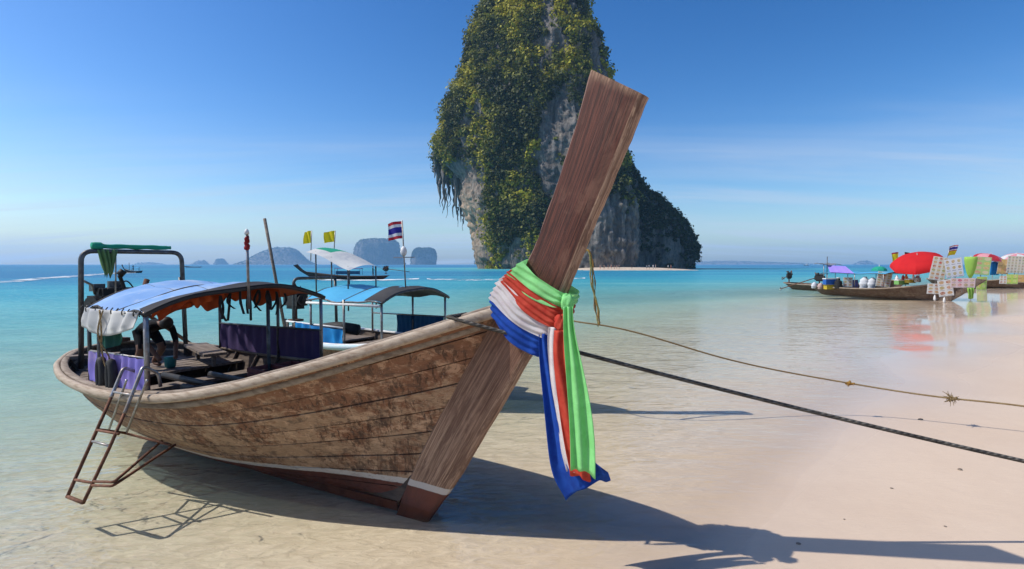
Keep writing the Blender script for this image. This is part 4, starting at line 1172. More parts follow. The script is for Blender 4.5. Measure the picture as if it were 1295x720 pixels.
for s, z in ((2.2, .8), (3.4, .74), (4.6, .72)):
    m = MB(); m.beam(b2.L(s, -1, z), b2.L(s, 1, z), .24, .04); m.build('thwart', M_bench, boat2)
for k, s in enumerate(np.linspace(5.1, 6.6, 8)):
    ln = 1.05 * math.sqrt(max(.06, 1 - ((s - 4.9) / 2.15) ** 2)); m = MB(); m.beam(b2.L(s, -ln, .78), b2.L(s, ln, .78), .19, .035); m.build('stern_deck_board', M_bench, boat2)
can2, cg2 = canopy(boat2, b2, [(2.35, 1.05), (5.0, 1.05), (5.2, -1.08), (2.35, -1.08)], (1.98, 2.02), .26, C_cyan_tarp, C_dark_tarp, M_steel)
m = MB(); m.loft([cg2[0] + np.array([.02, 0, .012]), cg2[1] + np.array([0, 0, .014]), cg2[3] + np.array([0, 0, .012])], False); m.build('front_hem', C_dark_tarp, can2, True)
for s, w, z0, z1 in ((2.4, 1.06, .98, 1.98), (3.6, 1.12, .9, 2.0), (4.9, 1.08, .88, 1.98), (2.4, -1.06, .98, 2.02), (3.6, -1.13, .9, 2.02), (5.1, -1.06, .88, 2.0)):
    pole('post', can2, M_steel_l, b2.L(s, w, z0), b2.L(s, w, z1), .024)
pole('curtain_rail', can2, M_steel_l, b2.L(2.4, -1.06, 1.5), b2.L(5.1, -1.06, 1.46), .016)
pole('curtain_rail', can2, M_white, b2.L(3.6, 1.13, 1.34), b2.L(6.1, .95, 1.34), .02)
pole('valance_pole', can2, M_white, b2.L(2.4, 1.12, 1.9), b2.L(5.0, 1.12, 1.88), .028)
cloth_sheet('curtain', C_navy, can2, [b2.L(2.42, -1.06, 1.5), b2.L(3.1, -1.09, 1.49), b2.L(4.2, -1.11, 1.47)], [b2.L(2.42, -1.06, 1.06), b2.L(3.1, -1.1, 1.0), b2.L(4.2, -1.12, .98)], 60, 6, .02, 10, 12, label='dark blue pleated curtain')
cloth_sheet('curtain', C_bluecur, can2, [b2.L(3.62, 1.14, 1.3), b2.L(4.6, 1.14, 1.32), b2.L(5.6, 1.04, 1.36)], [b2.L(3.62, 1.14, .97), b2.L(4.6, 1.15, .96), b2.L(5.6, 1.05, .98)], 50, 7, .03, 5, 13, .04, label='bright blue plastic side sheet')
for s, w in ((5.6, 1.05), (6.1, .92), (6.5, .72)):
    pole('stanchion', boat2, M_bench, b2.L(s, w, .95), b2.L(s, w, 1.36), .026)
hp = arc_fillet([b2.L(6.15, .72, .9), b2.L(6.15, .70, 2.45), b2.L(6.15, -.62, 2.45)], .14)
m = MB(); m.tube(hp, .035, 8); m.build('stern_hoop', M_steel, boat2, True)
pole('hoop_leg', boat2, M_steel, b2.L(6.15, -.62, 2.47), b2.L(6.15, -.66, .9), .035)
engine(boat2, b2, 6.75, .25, 1.65, .85, False)
m = MB(); m.tube(catmull([b2.L(4.2, .2, 1.16), b2.L(4.7, .4, 1.22), b2.L(5.3, .5, 1.14)], 6), .12, 10); m.build('covered_bundle', M_rubber, boat2, True)
# white and green stern awning on its own poles
g = []
for i in range(9):
    t = i / 8; row = []
    for j in range(9):
        q = j / 8; row.append(b2.L(5.75 - 1.7 * t, .6 - 1.2 * q, 3.14 - .42 * t + .14 * math.sin(math.pi * q) + .05 * math.sin(t * 5)))
    g.append(row)
g = np.array(g)
aw = empty('stern_awning', (0, 0, 0), 0, parent=boat2)
m = MB(); m.loft(g, False); m.mi = [1 if (k // 8) < 3 and (k % 8) >= 2 else 0 for k in range(64)]; m.build('awning_sheet', [C_white, C_green_t], aw, True)
for i, j in ((1, 1), (4, 1), (7, 1), (7, 7), (2, 7)):
    pole('awning_pole', aw, M_steel, g[i][j] - np.array([0, 0, .95]), g[i][j], .016)
pole('leaning_pole', boat2, M_bench, b2.L(6.5, .72, .95), b2.L(6.95, 1.0, 4.05), .035)

# ------------------------------------------------------------------ flags
def flag(label, base, top, attach, length, drop, stripes, dirx, seed, pmat=None, group=None, pr=.012, wave=.06):
    """a pole with a cloth of coloured bands; attach = height fraction of the cloth's upper corner"""
    rt = empty('flag', base, 0, label, 'flag', group)
    base = np.array(base); top = np.array(top) - base
    pole('flagpole', rt, pmat or M_steel_l, (0, 0, 0), top, pr, 6)
    up = top / np.linalg.norm(top); c = top * attach; d = np.array(dirx, float); d /= np.linalg.norm(d); n = np.cross(d, up); g = []
    cum = np.cumsum([s[1] for s in stripes]); rows = []; mats = []
    for s in stripes:
        if s[0] not in mats: mats.append(s[0])
    nr = 13; nc = 14
    for i in range(nr):
        v = i / (nr - 1); row = []
        for j in range(nc):
            q = j / (nc - 1)
            row.append(c - up * v * drop + d * q * length * (1 - .08 * v) - up * (.16 * length * q * q) + n * wave * q * math.sin(q * 7 + v * 2.2 + seed))
        g.append(row)
    m = MB(); m.loft(np.array(g), False)
    m.mi = [mats.index(stripes[int(np.searchsorted(cum / cum[-1], (k // (nc - 1) + .5) / (nr - 1)))][0]) for k in range((nr - 1) * (nc - 1))]
    m.build('flag_cloth', mats, rt, True)
    return rt
THAI = [(C_fred, 2), (C_fwhite, 2), (C_fblue, 4), (C_fwhite, 2), (C_fred, 2)]
fl = flag('red, white and blue striped flag over the front of the sky blue awning', aty(513, 364, 10.6), aty(508.5, 279, 10.6), .99, .31, .34, THAI, (-1, .1, 0), 1.0, pr=.014)
m = MB(); c = aty(510.5, 318, 10.6) - np.array(fl.location); m.tube([c - [0, 0, .1], c - [0, 0, .06], c, c + [0, 0, .06], c + [0, 0, .1]], [.02, .055, .065, .05, .02], 10); m.build('white_float', M_white, fl, True)
m = MB(); c = aty(510.5, 326, 10.6) - np.array(fl.location); m.tube([c - [.2, 0, 0], c + [.22, 0, .01]], .01, 6); m.build('crossbar', M_steel_l, fl)
flag('yellow flag on the pole above the green end of the stern awning', aty(393, 330, 13.4), aty(394, 292, 13.4), 1, .20, .30, [(C_yellow, 1)], (-.9, .2, 0), 2.2, group='yellow flags on the second boat')
flag('yellow flag on the pole above the white part of the stern awning', aty(422, 325, 13.2), aty(424, 292, 13.2), 1, .27, .27, [(C_yellow, 1)], (-1, .1, 0), 3.2, group='yellow flags on the second boat')

# the tan line of the second boat and the loose ropes on its prow
p2 = in2(-1.90, .0, 3.05); low = aty(758, 411, 8.55); k1 = aty(1075, 485, 8.35); k2 = aty(1203, 504, 7.75); e2 = aty(1295, 514, 7.3); e3 = e2 + (e2 - k2) * 2.4; e3[2] = .12
a0 = in2(-.85, .05, 1.98)
line = catmull([a0, aty(730, 407, 8.65), low, aty(900, 449, 8.5), k1, k2, e2, e3], 14)
tr_ = empty('mooring_rope', (0, 0, 0), 0, 'thin tan mooring rope with two frayed knots running ashore from the second boat', 'rope')
rope('line', line, .0125, M_rope_t, tr_)
for c, n_, sp, mt, sd in ((k1, 16, .05, M_rope_o, 3), (k2, 30, .10, M_rope_t, 4)):
    rg_ = np.random.default_rng(sd)
    m = MB()
    for i in range(4): m.tube(catmull([c + rg_.normal(0, .02, 3) for _ in range(4)], 4), .014, 6)
    m.build('knot', mt, tr_, True)
    for i in range(n_):
        d = rg_.normal(0, 1, 3) * np.array([1, 1, .8]) - np.array([0, 0, .3]); d /= np.linalg.norm(d); d *= sp * rg_.uniform(.6, 1.4)
        m = MB(); m.tube([c, c + d * .6 + rg_.normal(0, .01, 3), c + d], [.006, .005, .003], 4); m.build('frayed_strand', mt, tr_)
hr = empty('hanging_rope', p2, 0, 'yellow and green frayed rope dangling from the prow behind down to the tan line', 'rope')
for i, (mt, o1, o2) in enumerate(((M_rope_y, 0, 0), (M_rope_o, .03, .015), (M_rope_y, -.02, .03), (M_rope_t, .01, -.03))):
    pp = [p2 + np.array([.0, .0, -.05 * i]), aty(741 + i, 316, 8.72), aty(748 + o1 * 60, 335, 8.70), aty(750 - o2 * 90, 358, 8.68 + o1), aty(754 + o2 * 80, 388 if i else 395, 8.62), low + np.array([.01 * i - .02, 0, .02 * i - .03])]
    rope('strand', catmull([np.array(q) - p2 for q in pp], 8), [.010 + .004 * math.sin(k * 1.1 + i) for k in range(41)], mt, hr)

# ------------------------------------------------------------------ people
def skin_body(name, J, E, mats, matfn, parent):
    """one continuous skinned figure from joints J (x, y, z, radius)"""
    keys = list(J); me = bpy.data.meshes.new(name)
    me.from_pydata([J[k][:3] for k in keys], [(keys.index(a), keys.index(b)) for a, b in E], [])
    o = bpy.data.objects.new(name, me); col.objects.link(o)
    md = o.modifiers.new('skin', 'SKIN'); md.use_smooth_shade = True
    for k, s in zip(keys, me.skin_vertices[0].data):
        r = J[k][3]; s.radius = r if isinstance(r, tuple) else (r, r); s.use_root = (k == 'pelvis')
    o.modifiers.new('sub', 'SUBSURF').levels = 1
    bpy.context.view_layer.update()
    dg = bpy.context.evaluated_depsgraph_get()
    nm = bpy.data.meshes.new_from_object(o.evaluated_get(dg)); nm.name = name
    bpy.data.objects.remove(o); bpy.data.meshes.remove(me)
    nm.materials.clear()
    for m in mats: nm.materials.append(m)
    for p in nm.polygons: p.material_index = matfn(p.center); p.use_smooth = True
    r = bpy.data.objects.new(name, nm); col.objects.link(r); r.parent = parent
    return r
EDGES = [('pelvis', 'belly'), ('belly', 'chest'), ('chest', 'neck'), ('neck', 'head'), ('head', 'crown')] + [e for s in 'LR' for e in (('chest', 'sh' + s), ('sh' + s, 'el' + s), ('el' + s, 'wr' + s), ('wr' + s, 'hd' + s), ('pelvis', 'hip' + s), ('hip' + s, 'kn' + s), ('kn' + s, 'an' + s), ('an' + s, 'toe' + s))]
def standing(swing=0.0, arm=0.0):
    J = dict(pelvis=(0, 0, .92, (.13, .10)), belly=(0, 0, 1.08, (.125, .095)), chest=(0, .01, 1.30, (.15, .105)), neck=(0, 0, 1.47, .055), head=(0, -.015, 1.57, (.075, .085)), crown=(0, 0, 1.69, (.06, .07)))
    for s, sg in (('L', -1), ('R', 1)):
        f = sg * swing
        J['sh' + s] = (sg * .18, 0, 1.39, .055); J['el' + s] = (sg * .25, f * .1 + .02, 1.13, .04); J['wr' + s] = (sg * (.26 - arm * .1), -f * .05 - .08 - arm * .2, .90 + arm * .35, .03); J['hd' + s] = (sg * (.26 - arm * .12), -f * .05 - .11 - arm * .22, .81 + arm * .38, .035)
        J['hip' + s] = (sg * .09, 0, .86, .085); J['kn' + s] = (sg * .10, -f * .22 - .01, .48, .058); J['an' + s] = (sg * .10, f * .18, .08, .042); J['toe' + s] = (sg * .12, f * .18 - .15, .035, .035)
    return J
def person(P, rz, label, J, shirt, shorts, skin, group=None, hair=True, hz=(.72, .95, 1.42), scale=1.0):
    rt = empty('person', P, rz, label, 'person', group); rt.scale = (scale,) * 3
    def mf(c): return 2 if c.z > hz[2] else (0 if (c.z > hz[1] and abs(c.x) < .29 and c.z > 1.0) else (1 if c.z > .52 and c.z <= hz[1] and abs(c.x) < .21 else 2))
    skin_body('body', J, EDGES, [shirt, shorts, skin], mf, rt)
    if hair:
        hx, hy, hzz = J['crown'][:3]; m = MB(); rg = []
        for i in range(7):
            a = math.pi * .55 * i / 6; rg.append([(hx + .088 * math.sin(a) * math.cos(q), hy + .02 + .098 * math.sin(a) * math.sin(q), hzz - .055 + .105 * math.cos(a)) for q in np.linspace(0, 6.283, 11)[:-1]])
        m.loft(np.array(rg), True); m.build('hair', C_hair, rt, True)
    return rt
cl_w = cloth('white shirt', (.7, .7, .7)); cl_n = cloth('navy clothes', (.02, .03, .07)); cl_r = cloth('red clothes', (.45, .05, .05)); cl_k = cloth('black clothes', (.015, .015, .018)); cl_g = cloth('khaki clothes', (.28, .22, .14))
# the man bent over on the near boat's stern deck
cr = dict(pelvis=(0, .02, .60, (.12, .12)), belly=(.0, -.13, .66, (.125, .115)), chest=(0, -.34, .70, (.15, .12)), neck=(0, -.49, .70, .055), head=(0, -.58, .69, (.08, .08)), crown=(0, -.68, .70, (.065, .07)))
for s, sg in (('L', -1), ('R', 1)):
    cr['sh' + s] = (sg * .17, -.40, .66, .055); cr['el' + s] = (sg * .20, -.46, .42, .042); cr['wr' + s] = (sg * .13, -.58, .24, .032); cr['hd' + s] = (sg * .10, -.63, .17, .035)
    cr['hip' + s] = (sg * .10, .0, .55, .09); cr['kn' + s] = (sg * .15, -.20, .32, .065); cr['an' + s] = (sg * .13, .04, .06, .045); cr['toe' + s] = (sg * .15, -.12, .03, .038)
mp2 = inboat(5.62, .12, .83)
man = empty('person', mp2, R(60), 'person in dark clothes bending over on the stern deck of the near boat', 'person')
skin_body('body', cr, EDGES, [cl_k, cloth('dark brown shorts', (.06, .035, .025)), C_skin], lambda c: 2 if (c.y < -.5 or c.z < .36) else (0 if c.y < -.05 else 1), man)
m = MB(); rg = []
for i in range(7):
    a = math.pi * .6 * i / 6; rg.append([(.092 * math.sin(a) * math.cos(q), -.60 - .125 * math.cos(a) * .7, .715 + .095 * math.sin(a) * math.sin(q)) for q in np.linspace(0, 6.283, 12)[:-1]])
m.loft(np.array(rg), True); m.build('hair', C_hair, man, True)
# bathers on the sand spit
SP = [(759, 0, C_skin2, cl_r), (764, 1, C_skin2, cl_n), (769, 0, C_skin2, C_skin2), (773, 2, C_skin2, cl_r), (777, 1, C_skin, C_skin2), (780, 0, C_skin2, C_skin2), (783, 2, C_skin2, cl_k), (799, 1, cl_k, cl_k), (818, 0, cl_w, cl_n), (821, 2, cl_w, cl_g), (826, 1, cl_w, cl_w), (829, 0, C_skin2, cl_w), (845, 2, cl_w, cl_g), (848.5, 1, C_skin2, cl_r)]
POSES = [standing(.3, .2), standing(.8, .0), standing(-.5, .8)]
who = {0: 'standing', 1: 'walking', 2: 'waving'}
for i, (x, po, sh, so) in enumerate(SP):
    P = aty(x, 341, 219 + (i * 5 % 4)); P[2] = .28 + .08 * (i * 5 % 4)
    top_ = 'a white shirt' if sh is cl_w else ('dark clothes' if sh is cl_k else 'swimwear')
    near = 'beside the dark ridge wall' if x < 790 else ('between two groups' if x < 810 else ('in the middle group' if x < 835 else 'at the tip of the ridge'))
    person(P, RNG.uniform(0, 6), f'tiny person in {top_} {who[po]} on the spit {near}', POSES[po], sh, so, C_skin2, 'people on the sand spit', scale=1.12)

# ------------------------------------------------------------------ boats farther out
def plain_boat(P, head, k, label, hmat, railmat, group=None, stem=True, planks=False):
    b = Boat(*k); rt = empty('longtail_boat', P, head, label, 'boat', group)
    hl = b.shell(rt, M_inner, 40, 10)
    if planks:
        for side in (1, -1):
            for q in range(len(VE) - 1): b.strip('plank', VE[q] + .002, VE[q + 1] - .002, side, hmat, hl, lift=RNG.uniform(-.002, .006), nu=30, rows=3)
    else:
        for side in (1, -1): b.strip('hull_side', 0, .985, side, hmat, hl, nu=40, rows=10)
    for side in (1, -1): b.rail('rub_rail', rt, railmat, side, .02, .02, .09, .1, 0, 1, 40)
    if stem: stem_mesh(b, rt, hmat, upto=stem)
    return b, rt
P3 = aty(399, 352, 84); P3[2] = 0
b3, boat3 = plain_boat(P3, R(180), (1.62, .9, .62), 'dark longtail boat with a purple canopy under way beyond the moored boats', M_hulldark, M_hulldark)
g = np.array([[b3.L(1.9 + 2.6 * i / 6, .8 - 1.6 * j / 6, 2.75 + .18 * math.sin(math.pi * j / 6) + .06 * math.sin(i)) for j in range(7)] for i in range(7)])
m = MB(); m.loft(g, False); m.build('roof_sheet', cloth('far purple roof', (.10, .07, .22)), boat3, True)
for s in (2.0, 3.2, 4.4):
    for w in (.75, -.75): pole('post', boat3, M_steel, b3.L(s, w, 1.2), b3.L(s, w, 2.75), .03)
cloth_sheet('curtain', C_navy, boat3, [b3.L(2.1, -.8, 2.2), b3.L(3.2, -.8, 2.2), b3.L(4.4, -.8, 2.2)], [b3.L(2.1, -.8, 1.4), b3.L(3.2, -.8, 1.4), b3.L(4.4, -.8, 1.4)], 20, 3, .02, 5)
engine(boat3, b3, 6.8, 0, 2.3, 1.25, True, .1)
b3w = np.array(boat3.location)
person(b3w + np.array([5.55 * 1.62, 0, .42]), R(90), 'person in dark clothes standing at the stern of the passing dark boat', standing(.2, .6), cl_n, cl_n, C_skin)
P4 = aty(160, 344, 150); P4[2] = 0
b4, boat4 = plain_boat(P4, R(200), (.55, .8, .62), 'small far longtail boat trailing a white wake', M_hulldark, M_lblue)
m = MB(); m.loft(np.array([[b4.L(2.5 + 3 * i, .8 - 1.6 * j / 4, 2.3 + .2 * math.sin(math.pi * j / 4)) for j in range(5)] for i in (0, .5, 1)]), False); m.build('roof_sheet', C_cyan_tarp, boat4, True)
for s in (2.6, 5.4):
    for w in (.75, -.75): pole('post', boat4, M_steel, b4.L(s, w, 1.0), b4.L(s, w, 2.3), .04)
pole('mast', boat4, M_bench, b4.L(1.2, 0, 1.3), b4.L(1.2, 0, 4.6), .07)
person(P4 + np.array([1.6, .4, .5]), R(90), 'tiny person sitting upright in the stern of the small far boat', standing(.1, .3), cl_n, cl_k, C_skin)
P5 = aty(236, 337, 420); P5[2] = 0
b5, boat5 = plain_boat(P5, R(180), (1.7, 1.0, .5), 'low dark boat near the horizon beside the small islets', M_hulldark, M_hulldark)
m = MB(); m.loft(np.array([[b5.L(2.5 + 3 * i, .8 - 1.6 * j / 4, 3 + .2 * math.sin(math.pi * j / 4)) for j in range(5)] for i in (0, .5, 1)]), False); m.build('roof_sheet', C_navy, boat5, True)
for x, Y_ in ((1016, 900), (1045, 1100)):
    P6 = aty(x, 336, Y_); P6[2] = 0
    b6, boat6 = plain_boat(P6, R(170), (1.3, 1.4, 1.3), 'white speck of a motorboat on the horizon beyond the food boats', M_white, M_white, 'white boats on the horizon', stem=False)
    m = MB(); m.box(b6.L(4.2, 0, 1.6), (3.4, 1.8, 1.3)); m.box(b6.L(4.2, 0, 2.3), (2.2, 1.7, .5)); m.build('cabin', M_white, boat6)

# wakes: churned foam lying on the water
def foam_mat():
    N = NT('foam'); p = N.n('NewGeometry').outputs['Position']
    nz = N.noise(N.n('Mapping', Vector=p, Scale=(.35, .18, 1)).outputs[0], 1.0, 6, .7)
    d = N.n('BsdfDiffuse', Color=(.78, .82, .82, 1)); t = N.n('BsdfTransparent')
    mx = N.n('MixShader', _0=N.ramp(nz, .40, .62, 0.05, .85), _1=t.outputs[0], _2=d.outputs[0])
    N.t.links.new(mx.outputs[0], N.out.inputs['Surface']); return N.m
M_foam = foam_mat()
def wake(pts, label):
    m = MB(); a = [atz(x, y - w, .06) for x, y, w in pts]; b = [atz(x, y + w, .06) for x, y, w in pts]
    A, Bq = catmull(a, 10), catmull(b, 10); n = len(A)
    j = 1 + .25 * vnoise(np.stack([np.arange(n) * .7, np.zeros(n), np.zeros(n)], -1))
    mid = (A + Bq) / 2; A = mid + (A - mid) * j[:, None]; Bq = mid + (Bq - mid) * j[::-1, None]
    mid[:, 2] += .10
    m.loft(np.stack([A, mid, Bq], 1), False); m.build('wake_foam', M_foam, None, True, kind='stuff', label=label, cat='foam')
wake([(172, 344.6, .9), (150, 345.6, .8), (120, 347.4, .8), (85, 350.0, 1.0), (45, 353, 1.2), (10, 356, 1.2), (-40, 359, 1.0)], 'white wake behind the small far boat')
wake([(398, 353.8, .5), (430, 354.4, .6), (460, 354.6, .6), (500, 353.8, .5), (530, 352.6, .5)], 'thin foam along the passing dark boat')
wake([(540, 353.0, .5), (565, 353.8, .9), (600, 354, .9), (640, 353.5, .8), (700, 352.5, .6), (740, 352, .5)], 'white line of foam in front of the rock island')

# ------------------------------------------------------------------ food boats at the beach
HA = math.atan2(-11.1, 3.4); AA = np.array([math.cos(HA), math.sin(HA), 0]); NA = np.array([AA[1], -AA[0], 0])
PA = atz(1199, 382, -.03); PA[2] = -.02
bA, boatA = plain_boat(PA, HA, (1.5, 1.0, .70), 'brown plank food boat with blue awning and menu boards at its bow', M_hull3, M_cap, planks=True, stem=.55)
PB = np.array([30.4, 43.6, -.02])
bB, boatB = plain_boat(PB, HA + .06, (1.4, 1.0, .62), 'brown boat mostly hidden behind the food boat, its engine tail raised', M_hull3, M_cap, planks=True, stem=.55)
PC = np.array([50.4, 51.5, -.02])
bC, boatC = plain_boat(PC, HA - .05, (1.5, 1.0, .75), 'dark brown food boat hung with menus beyond the first food boat', M_hull3, M_cap, planks=True, stem=.55)
engine(boatA, bA, 6.7, -.1, 1.55, 1.05, True, -.5, R(25))
engine(boatB, bB, 6.8, 0, 1.75, 1.15, True, .15, R(-38))
def inb(P, a, n, k, s, w, z): return P - a * s * k[0] + n * w * k[1] + np.array([0, 0, z])
KA = (1.5, 1.0, .7)
def inA(s, w, z): return inb(PA, AA, NA, KA, s, w, z)
canA, cgA = canopy(boatA, bA, [(2.3, 1.0), (5.6, 1.1), (5.6, -1.1), (2.3, -1.0)], (2.5, 2.5), .16, C_cyan_tarp, C_dark_tarp, M_steel, 8, 8)
for s in (2.4, 3.9, 5.5):
    for w in (1.05, -1.05): pole('post', canA, M_steel_l, bA.L(s, w, .9), bA.L(s, w, 2.5), .025)
cloth_sheet('lavender_sheet', C_lav, boatA, [bA.L(5.3, 1.15, 2.6), bA.L(4.6, 1.15, 2.55), bA.L(3.9, 1.1, 2.5)], [bA.L(5.9, .4, 3.35), bA.L(5.3, .4, 3.3), bA.L(4.8, .4, 3.25)], 20, 6, .03, 3, 31)
pole('mast', boatA, M_steel, bA.L(6.1, .1, 1.0), bA.L(6.1, .1, 4.35), .03)
m = MB()
m.loft(np.array([[bA.L(6.6 - 1.0 * i, .8 - 1.6 * j / 4, 3.55 - .12 * i + .1 * math.sin(j * 2 + i * 3)) for j in range(5)] for i in (0, .33, .66, 1)]), False); m.build('patched_sunshade', cloth('grey shade', (.32, .33, .36), (.15, .15, .17)), boatA, True)
for w in (.6, -.6): pole('shade_pole', boatA, M_steel_l, bA.L(6.0, w, 1.0), bA.L(6.0, w, 3.5), .022)
# stacked wares
def ware(kind, x, y0, y1, w, Y, mat, label, dep=.4, shape='box'):
    a = aty(x, y1, Y); h = (y1 - y0) * Y / FPX; wd = w * Y / FPX
    rt = empty(kind, a, 0, label, kind.replace('_', ' '), 'wares on the food boats')
    m = MB()
    if shape == 'box':
        m.box((0, 0, h * .42), (wd, dep, h * .84)); m.build('tub', mat, rt)
        m = MB(); m.box((0, 0, h * .92), (wd * 1.06, dep * 1.06, h * .16)); m.build('lid', M_white if mat is not M_white else M_lblue, rt)
    elif shape == 'sack':
        rg = []
        for i in range(9):
            t = i / 8; r = wd / 2 * (math.sin(math.pi * (.12 + .82 * t)) ** .6) * (1 if t < .8 else .8) * (1 + .12 * math.sin(i * 2.3))
            rg.append([(r * math.cos(q) * (1 + .1 * math.sin(3 * q + i)) + .15 * wd * t, r * .7 * math.sin(q), h * t) for q in np.linspace(0, 6.283, 11)[:-1]])
        m.loft(np.array(rg), True, True); m.build('bag', mat, rt, True, autosmooth=60)
        m = MB(); m.tube([(.1 * wd, 0, h * .78), (.12 * wd, 0, h * .82)], wd * .2, 8); m.build('tie', M_rope_t, rt)
    else:
        m.tube([(0, 0, 0), (0, 0, h * .2), (0, 0, h * .7), (0, 0, h * .8), (0, 0, h)], [wd * .42, wd * .5, wd * .5, wd * .25, wd * .2], 10); m.build('body', mat, rt, True, autosmooth=40)
        m = MB(); m.tube([(0, 0, h), (0, 0, h * 1.08)], wd * .24, 8); m.build('cap', M_white, rt, True, autosmooth=40)
    return rt
M_coolb = simple('blue plastic', (.02, .12, .45), None, .4); M_yel = simple('yellow plastic', (.6, .42, .03), None, .4); M_org = simple('orange plastic', (.55, .2, .03), None, .4); M_grn = simple('green plastic', (.2, .45, .12), None, .4)
Ya = lambda x: 44.5 - (x - 1015) / 185 * 9.6      # distance of the hull under that column
C_bag = cloth('white sack', (.72, .73, .75), (.6, .61, .64), .15)
C_lavs = cloth('lavender cloth', (.42, .36, .70))
for kind, x, y0, y1, w, mat, lab, shp in [
    ('sack', 1029, 357, 365, 7, C_bag, 'small white sack at the stern of the food boat', 'sack'), ('sack', 1037, 358, 366, 7, simple('pale pink', (.6, .42, .38)), 'pinkish sack beside the small white sack at the stern', 'sack'),
    ('cool_box', 1049, 352, 360, 13, M_coolb, 'blue cool box under the food boat awning', 'box'), ('basin', 1048, 359, 366, 9, M_yel, 'yellow basin below the blue cool box', 'box'),
    ('drum', 1060, 352, 365, 9, M_black, 'black drum beside the blue cool box', 'jar'), ('sack', 1092, 350, 366, 12, C_bag, 'tall white sack left of its twin under the blue awning', 'sack'), ('sack', 1102, 351, 366, 11, C_bag, 'leaning white sack beside the square menu board', 'sack'),
    ('tray', 1140, 354, 360, 13, M_grn, 'green food tray under the red umbrella', 'box'), ('jar', 1134, 349, 356, 4, M_white, 'white jar beside the green tray', 'jar'), ('jar', 1146, 347, 357, 4, M_org, 'orange bottle behind the green tray', 'jar'),
    ('basin', 1151, 353, 358, 8, M_yel, 'yellow bowl under the red umbrella', 'box'), ('jar', 1142, 348, 354, 3.5, M_redp, 'red sauce bottle under the red umbrella', 'jar'), ('pot', 1160, 349, 357, 8, M_steel_l, 'steel pot next to the yellow bowl', 'jar'), ('jar', 1155, 347, 354, 3, M_white, 'small white bottle behind the steel pot', 'jar')]:
    ware(kind, x, y0, y1, w, Ya(x) - 1.0, mat, lab, .45, shp)
cloth_sheet('lavender_cloth', C_lavs, None, [aty(1077, 354, 41), aty(1081, 354, 41), aty(1085.5, 354, 41)], [aty(1077, 364, 41), aty(1081, 365, 41), aty(1085.5, 364, 41)], 14, 4, .04, 2, 41, label='lavender cloth hanging over the food boat rail between board and sacks', cat='cloth', solid=True)

# printed menu boards
def print_mat(name, bgc, pal, nx, ny, seed, blob=.36, lines=True):
    N = NT(name)
    g = N.n('TexCoord').outputs['UV']
    sp = N.n('SeparateXYZ', Vector=g)
    u = N.math('MULTIPLY', sp.outputs['X'], nx); v = N.math('MULTIPLY', sp.outputs['Y'], ny)
    cu, cv = N.math('FLOOR', u), N.math('FLOOR', v); fu, fv = N.math('FRACT', u), N.math('FRACT', v)
    wn_ = N.n('TexWhiteNoise', {'noise_dimensions': '3D'}, Vector=N.n('CombineXYZ', X=cu, Y=cv, Z=float(seed)).outputs[0])
    c = N.colramp(wn_.outputs['Value'], [(i / max(1, len(pal) - 1), p) for i, p in enumerate(pal)])
    nz = N.noise(N.n('CombineXYZ', X=u, Y=v, Z=float(seed)).outputs[0], 3.5, 3)
    d = N.math('SQRT', N.math('ADD', N.math('POWER', N.math('SUBTRACT', fu, .5), 2.0), N.math('POWER', N.math('MULTIPLY', N.math('SUBTRACT', fv, .58), 1.15), 2.0)))
    mk = N.ramp(N.math('ADD', d, N.math('MULTIPLY', nz, .1)), blob + .06, blob + .02)
    c = N.mix(N.ramp(nz, .4, .6, 0, .5), c, (.75, .62, .45))
    c = N.mix(mk, bgc, c)
    if lines:
        ln = N.math('MULTIPLY', N.ramp(fv, .16, .14), N.math('MULTIPLY', N.ramp(fu, .12, .16), N.ramp(fu, .85, .8)))
        ln = N.math('MULTIPLY', ln, N.ramp(fv, .05, .07)); c = N.mix(N.math('MULTIPLY', ln, .75), c, (.18, .14, .16))
    N.principled(c, .45); return N.m
food = [(.45, .12, .05), (.55, .32, .12), (.25, .34, .08), (.6, .42, .2), (.5, .08, .06), (.35, .2, .1)]
PR = [print_mat('menu print cream', (.72, .68, .58), food, 3, 6, 1), print_mat('menu print white', (.75, .76, .78), [(.2, .35, .6), (.3, .4, .2), (.5, .3, .12), (.6, .6, .3)], 3, 3, 2, .30), print_mat('menu print pink', (.72, .55, .55), [(.55, .1, .18), (.6, .3, .3), (.35, .3, .12), (.65, .5, .4)], 4, 2, 3), print_mat('menu print green', (.42, .62, .22), [(.65, .55, .12), (.6, .3, .2), (.7, .7, .4), (.25, .5, .15)], 2, 4, 4, .42, False),
      print_mat('menu print small', (.76, .74, .68), food, 2, 3, 5), print_mat('menu print dense', (.68, .64, .52), [(.2, .18, .12), (.45, .3, .2), (.3, .4, .15), (.15, .2, .3)], 5, 6, 6, .33), print_mat('menu print lime', (.45, .65, .12), [(.7, .6, .1), (.5, .7, .2)], 2, 2, 7), print_mat('menu print orange', (.62, .42, .14), [(.65, .25, .06), (.7, .55, .2)], 2, 2, 8)]
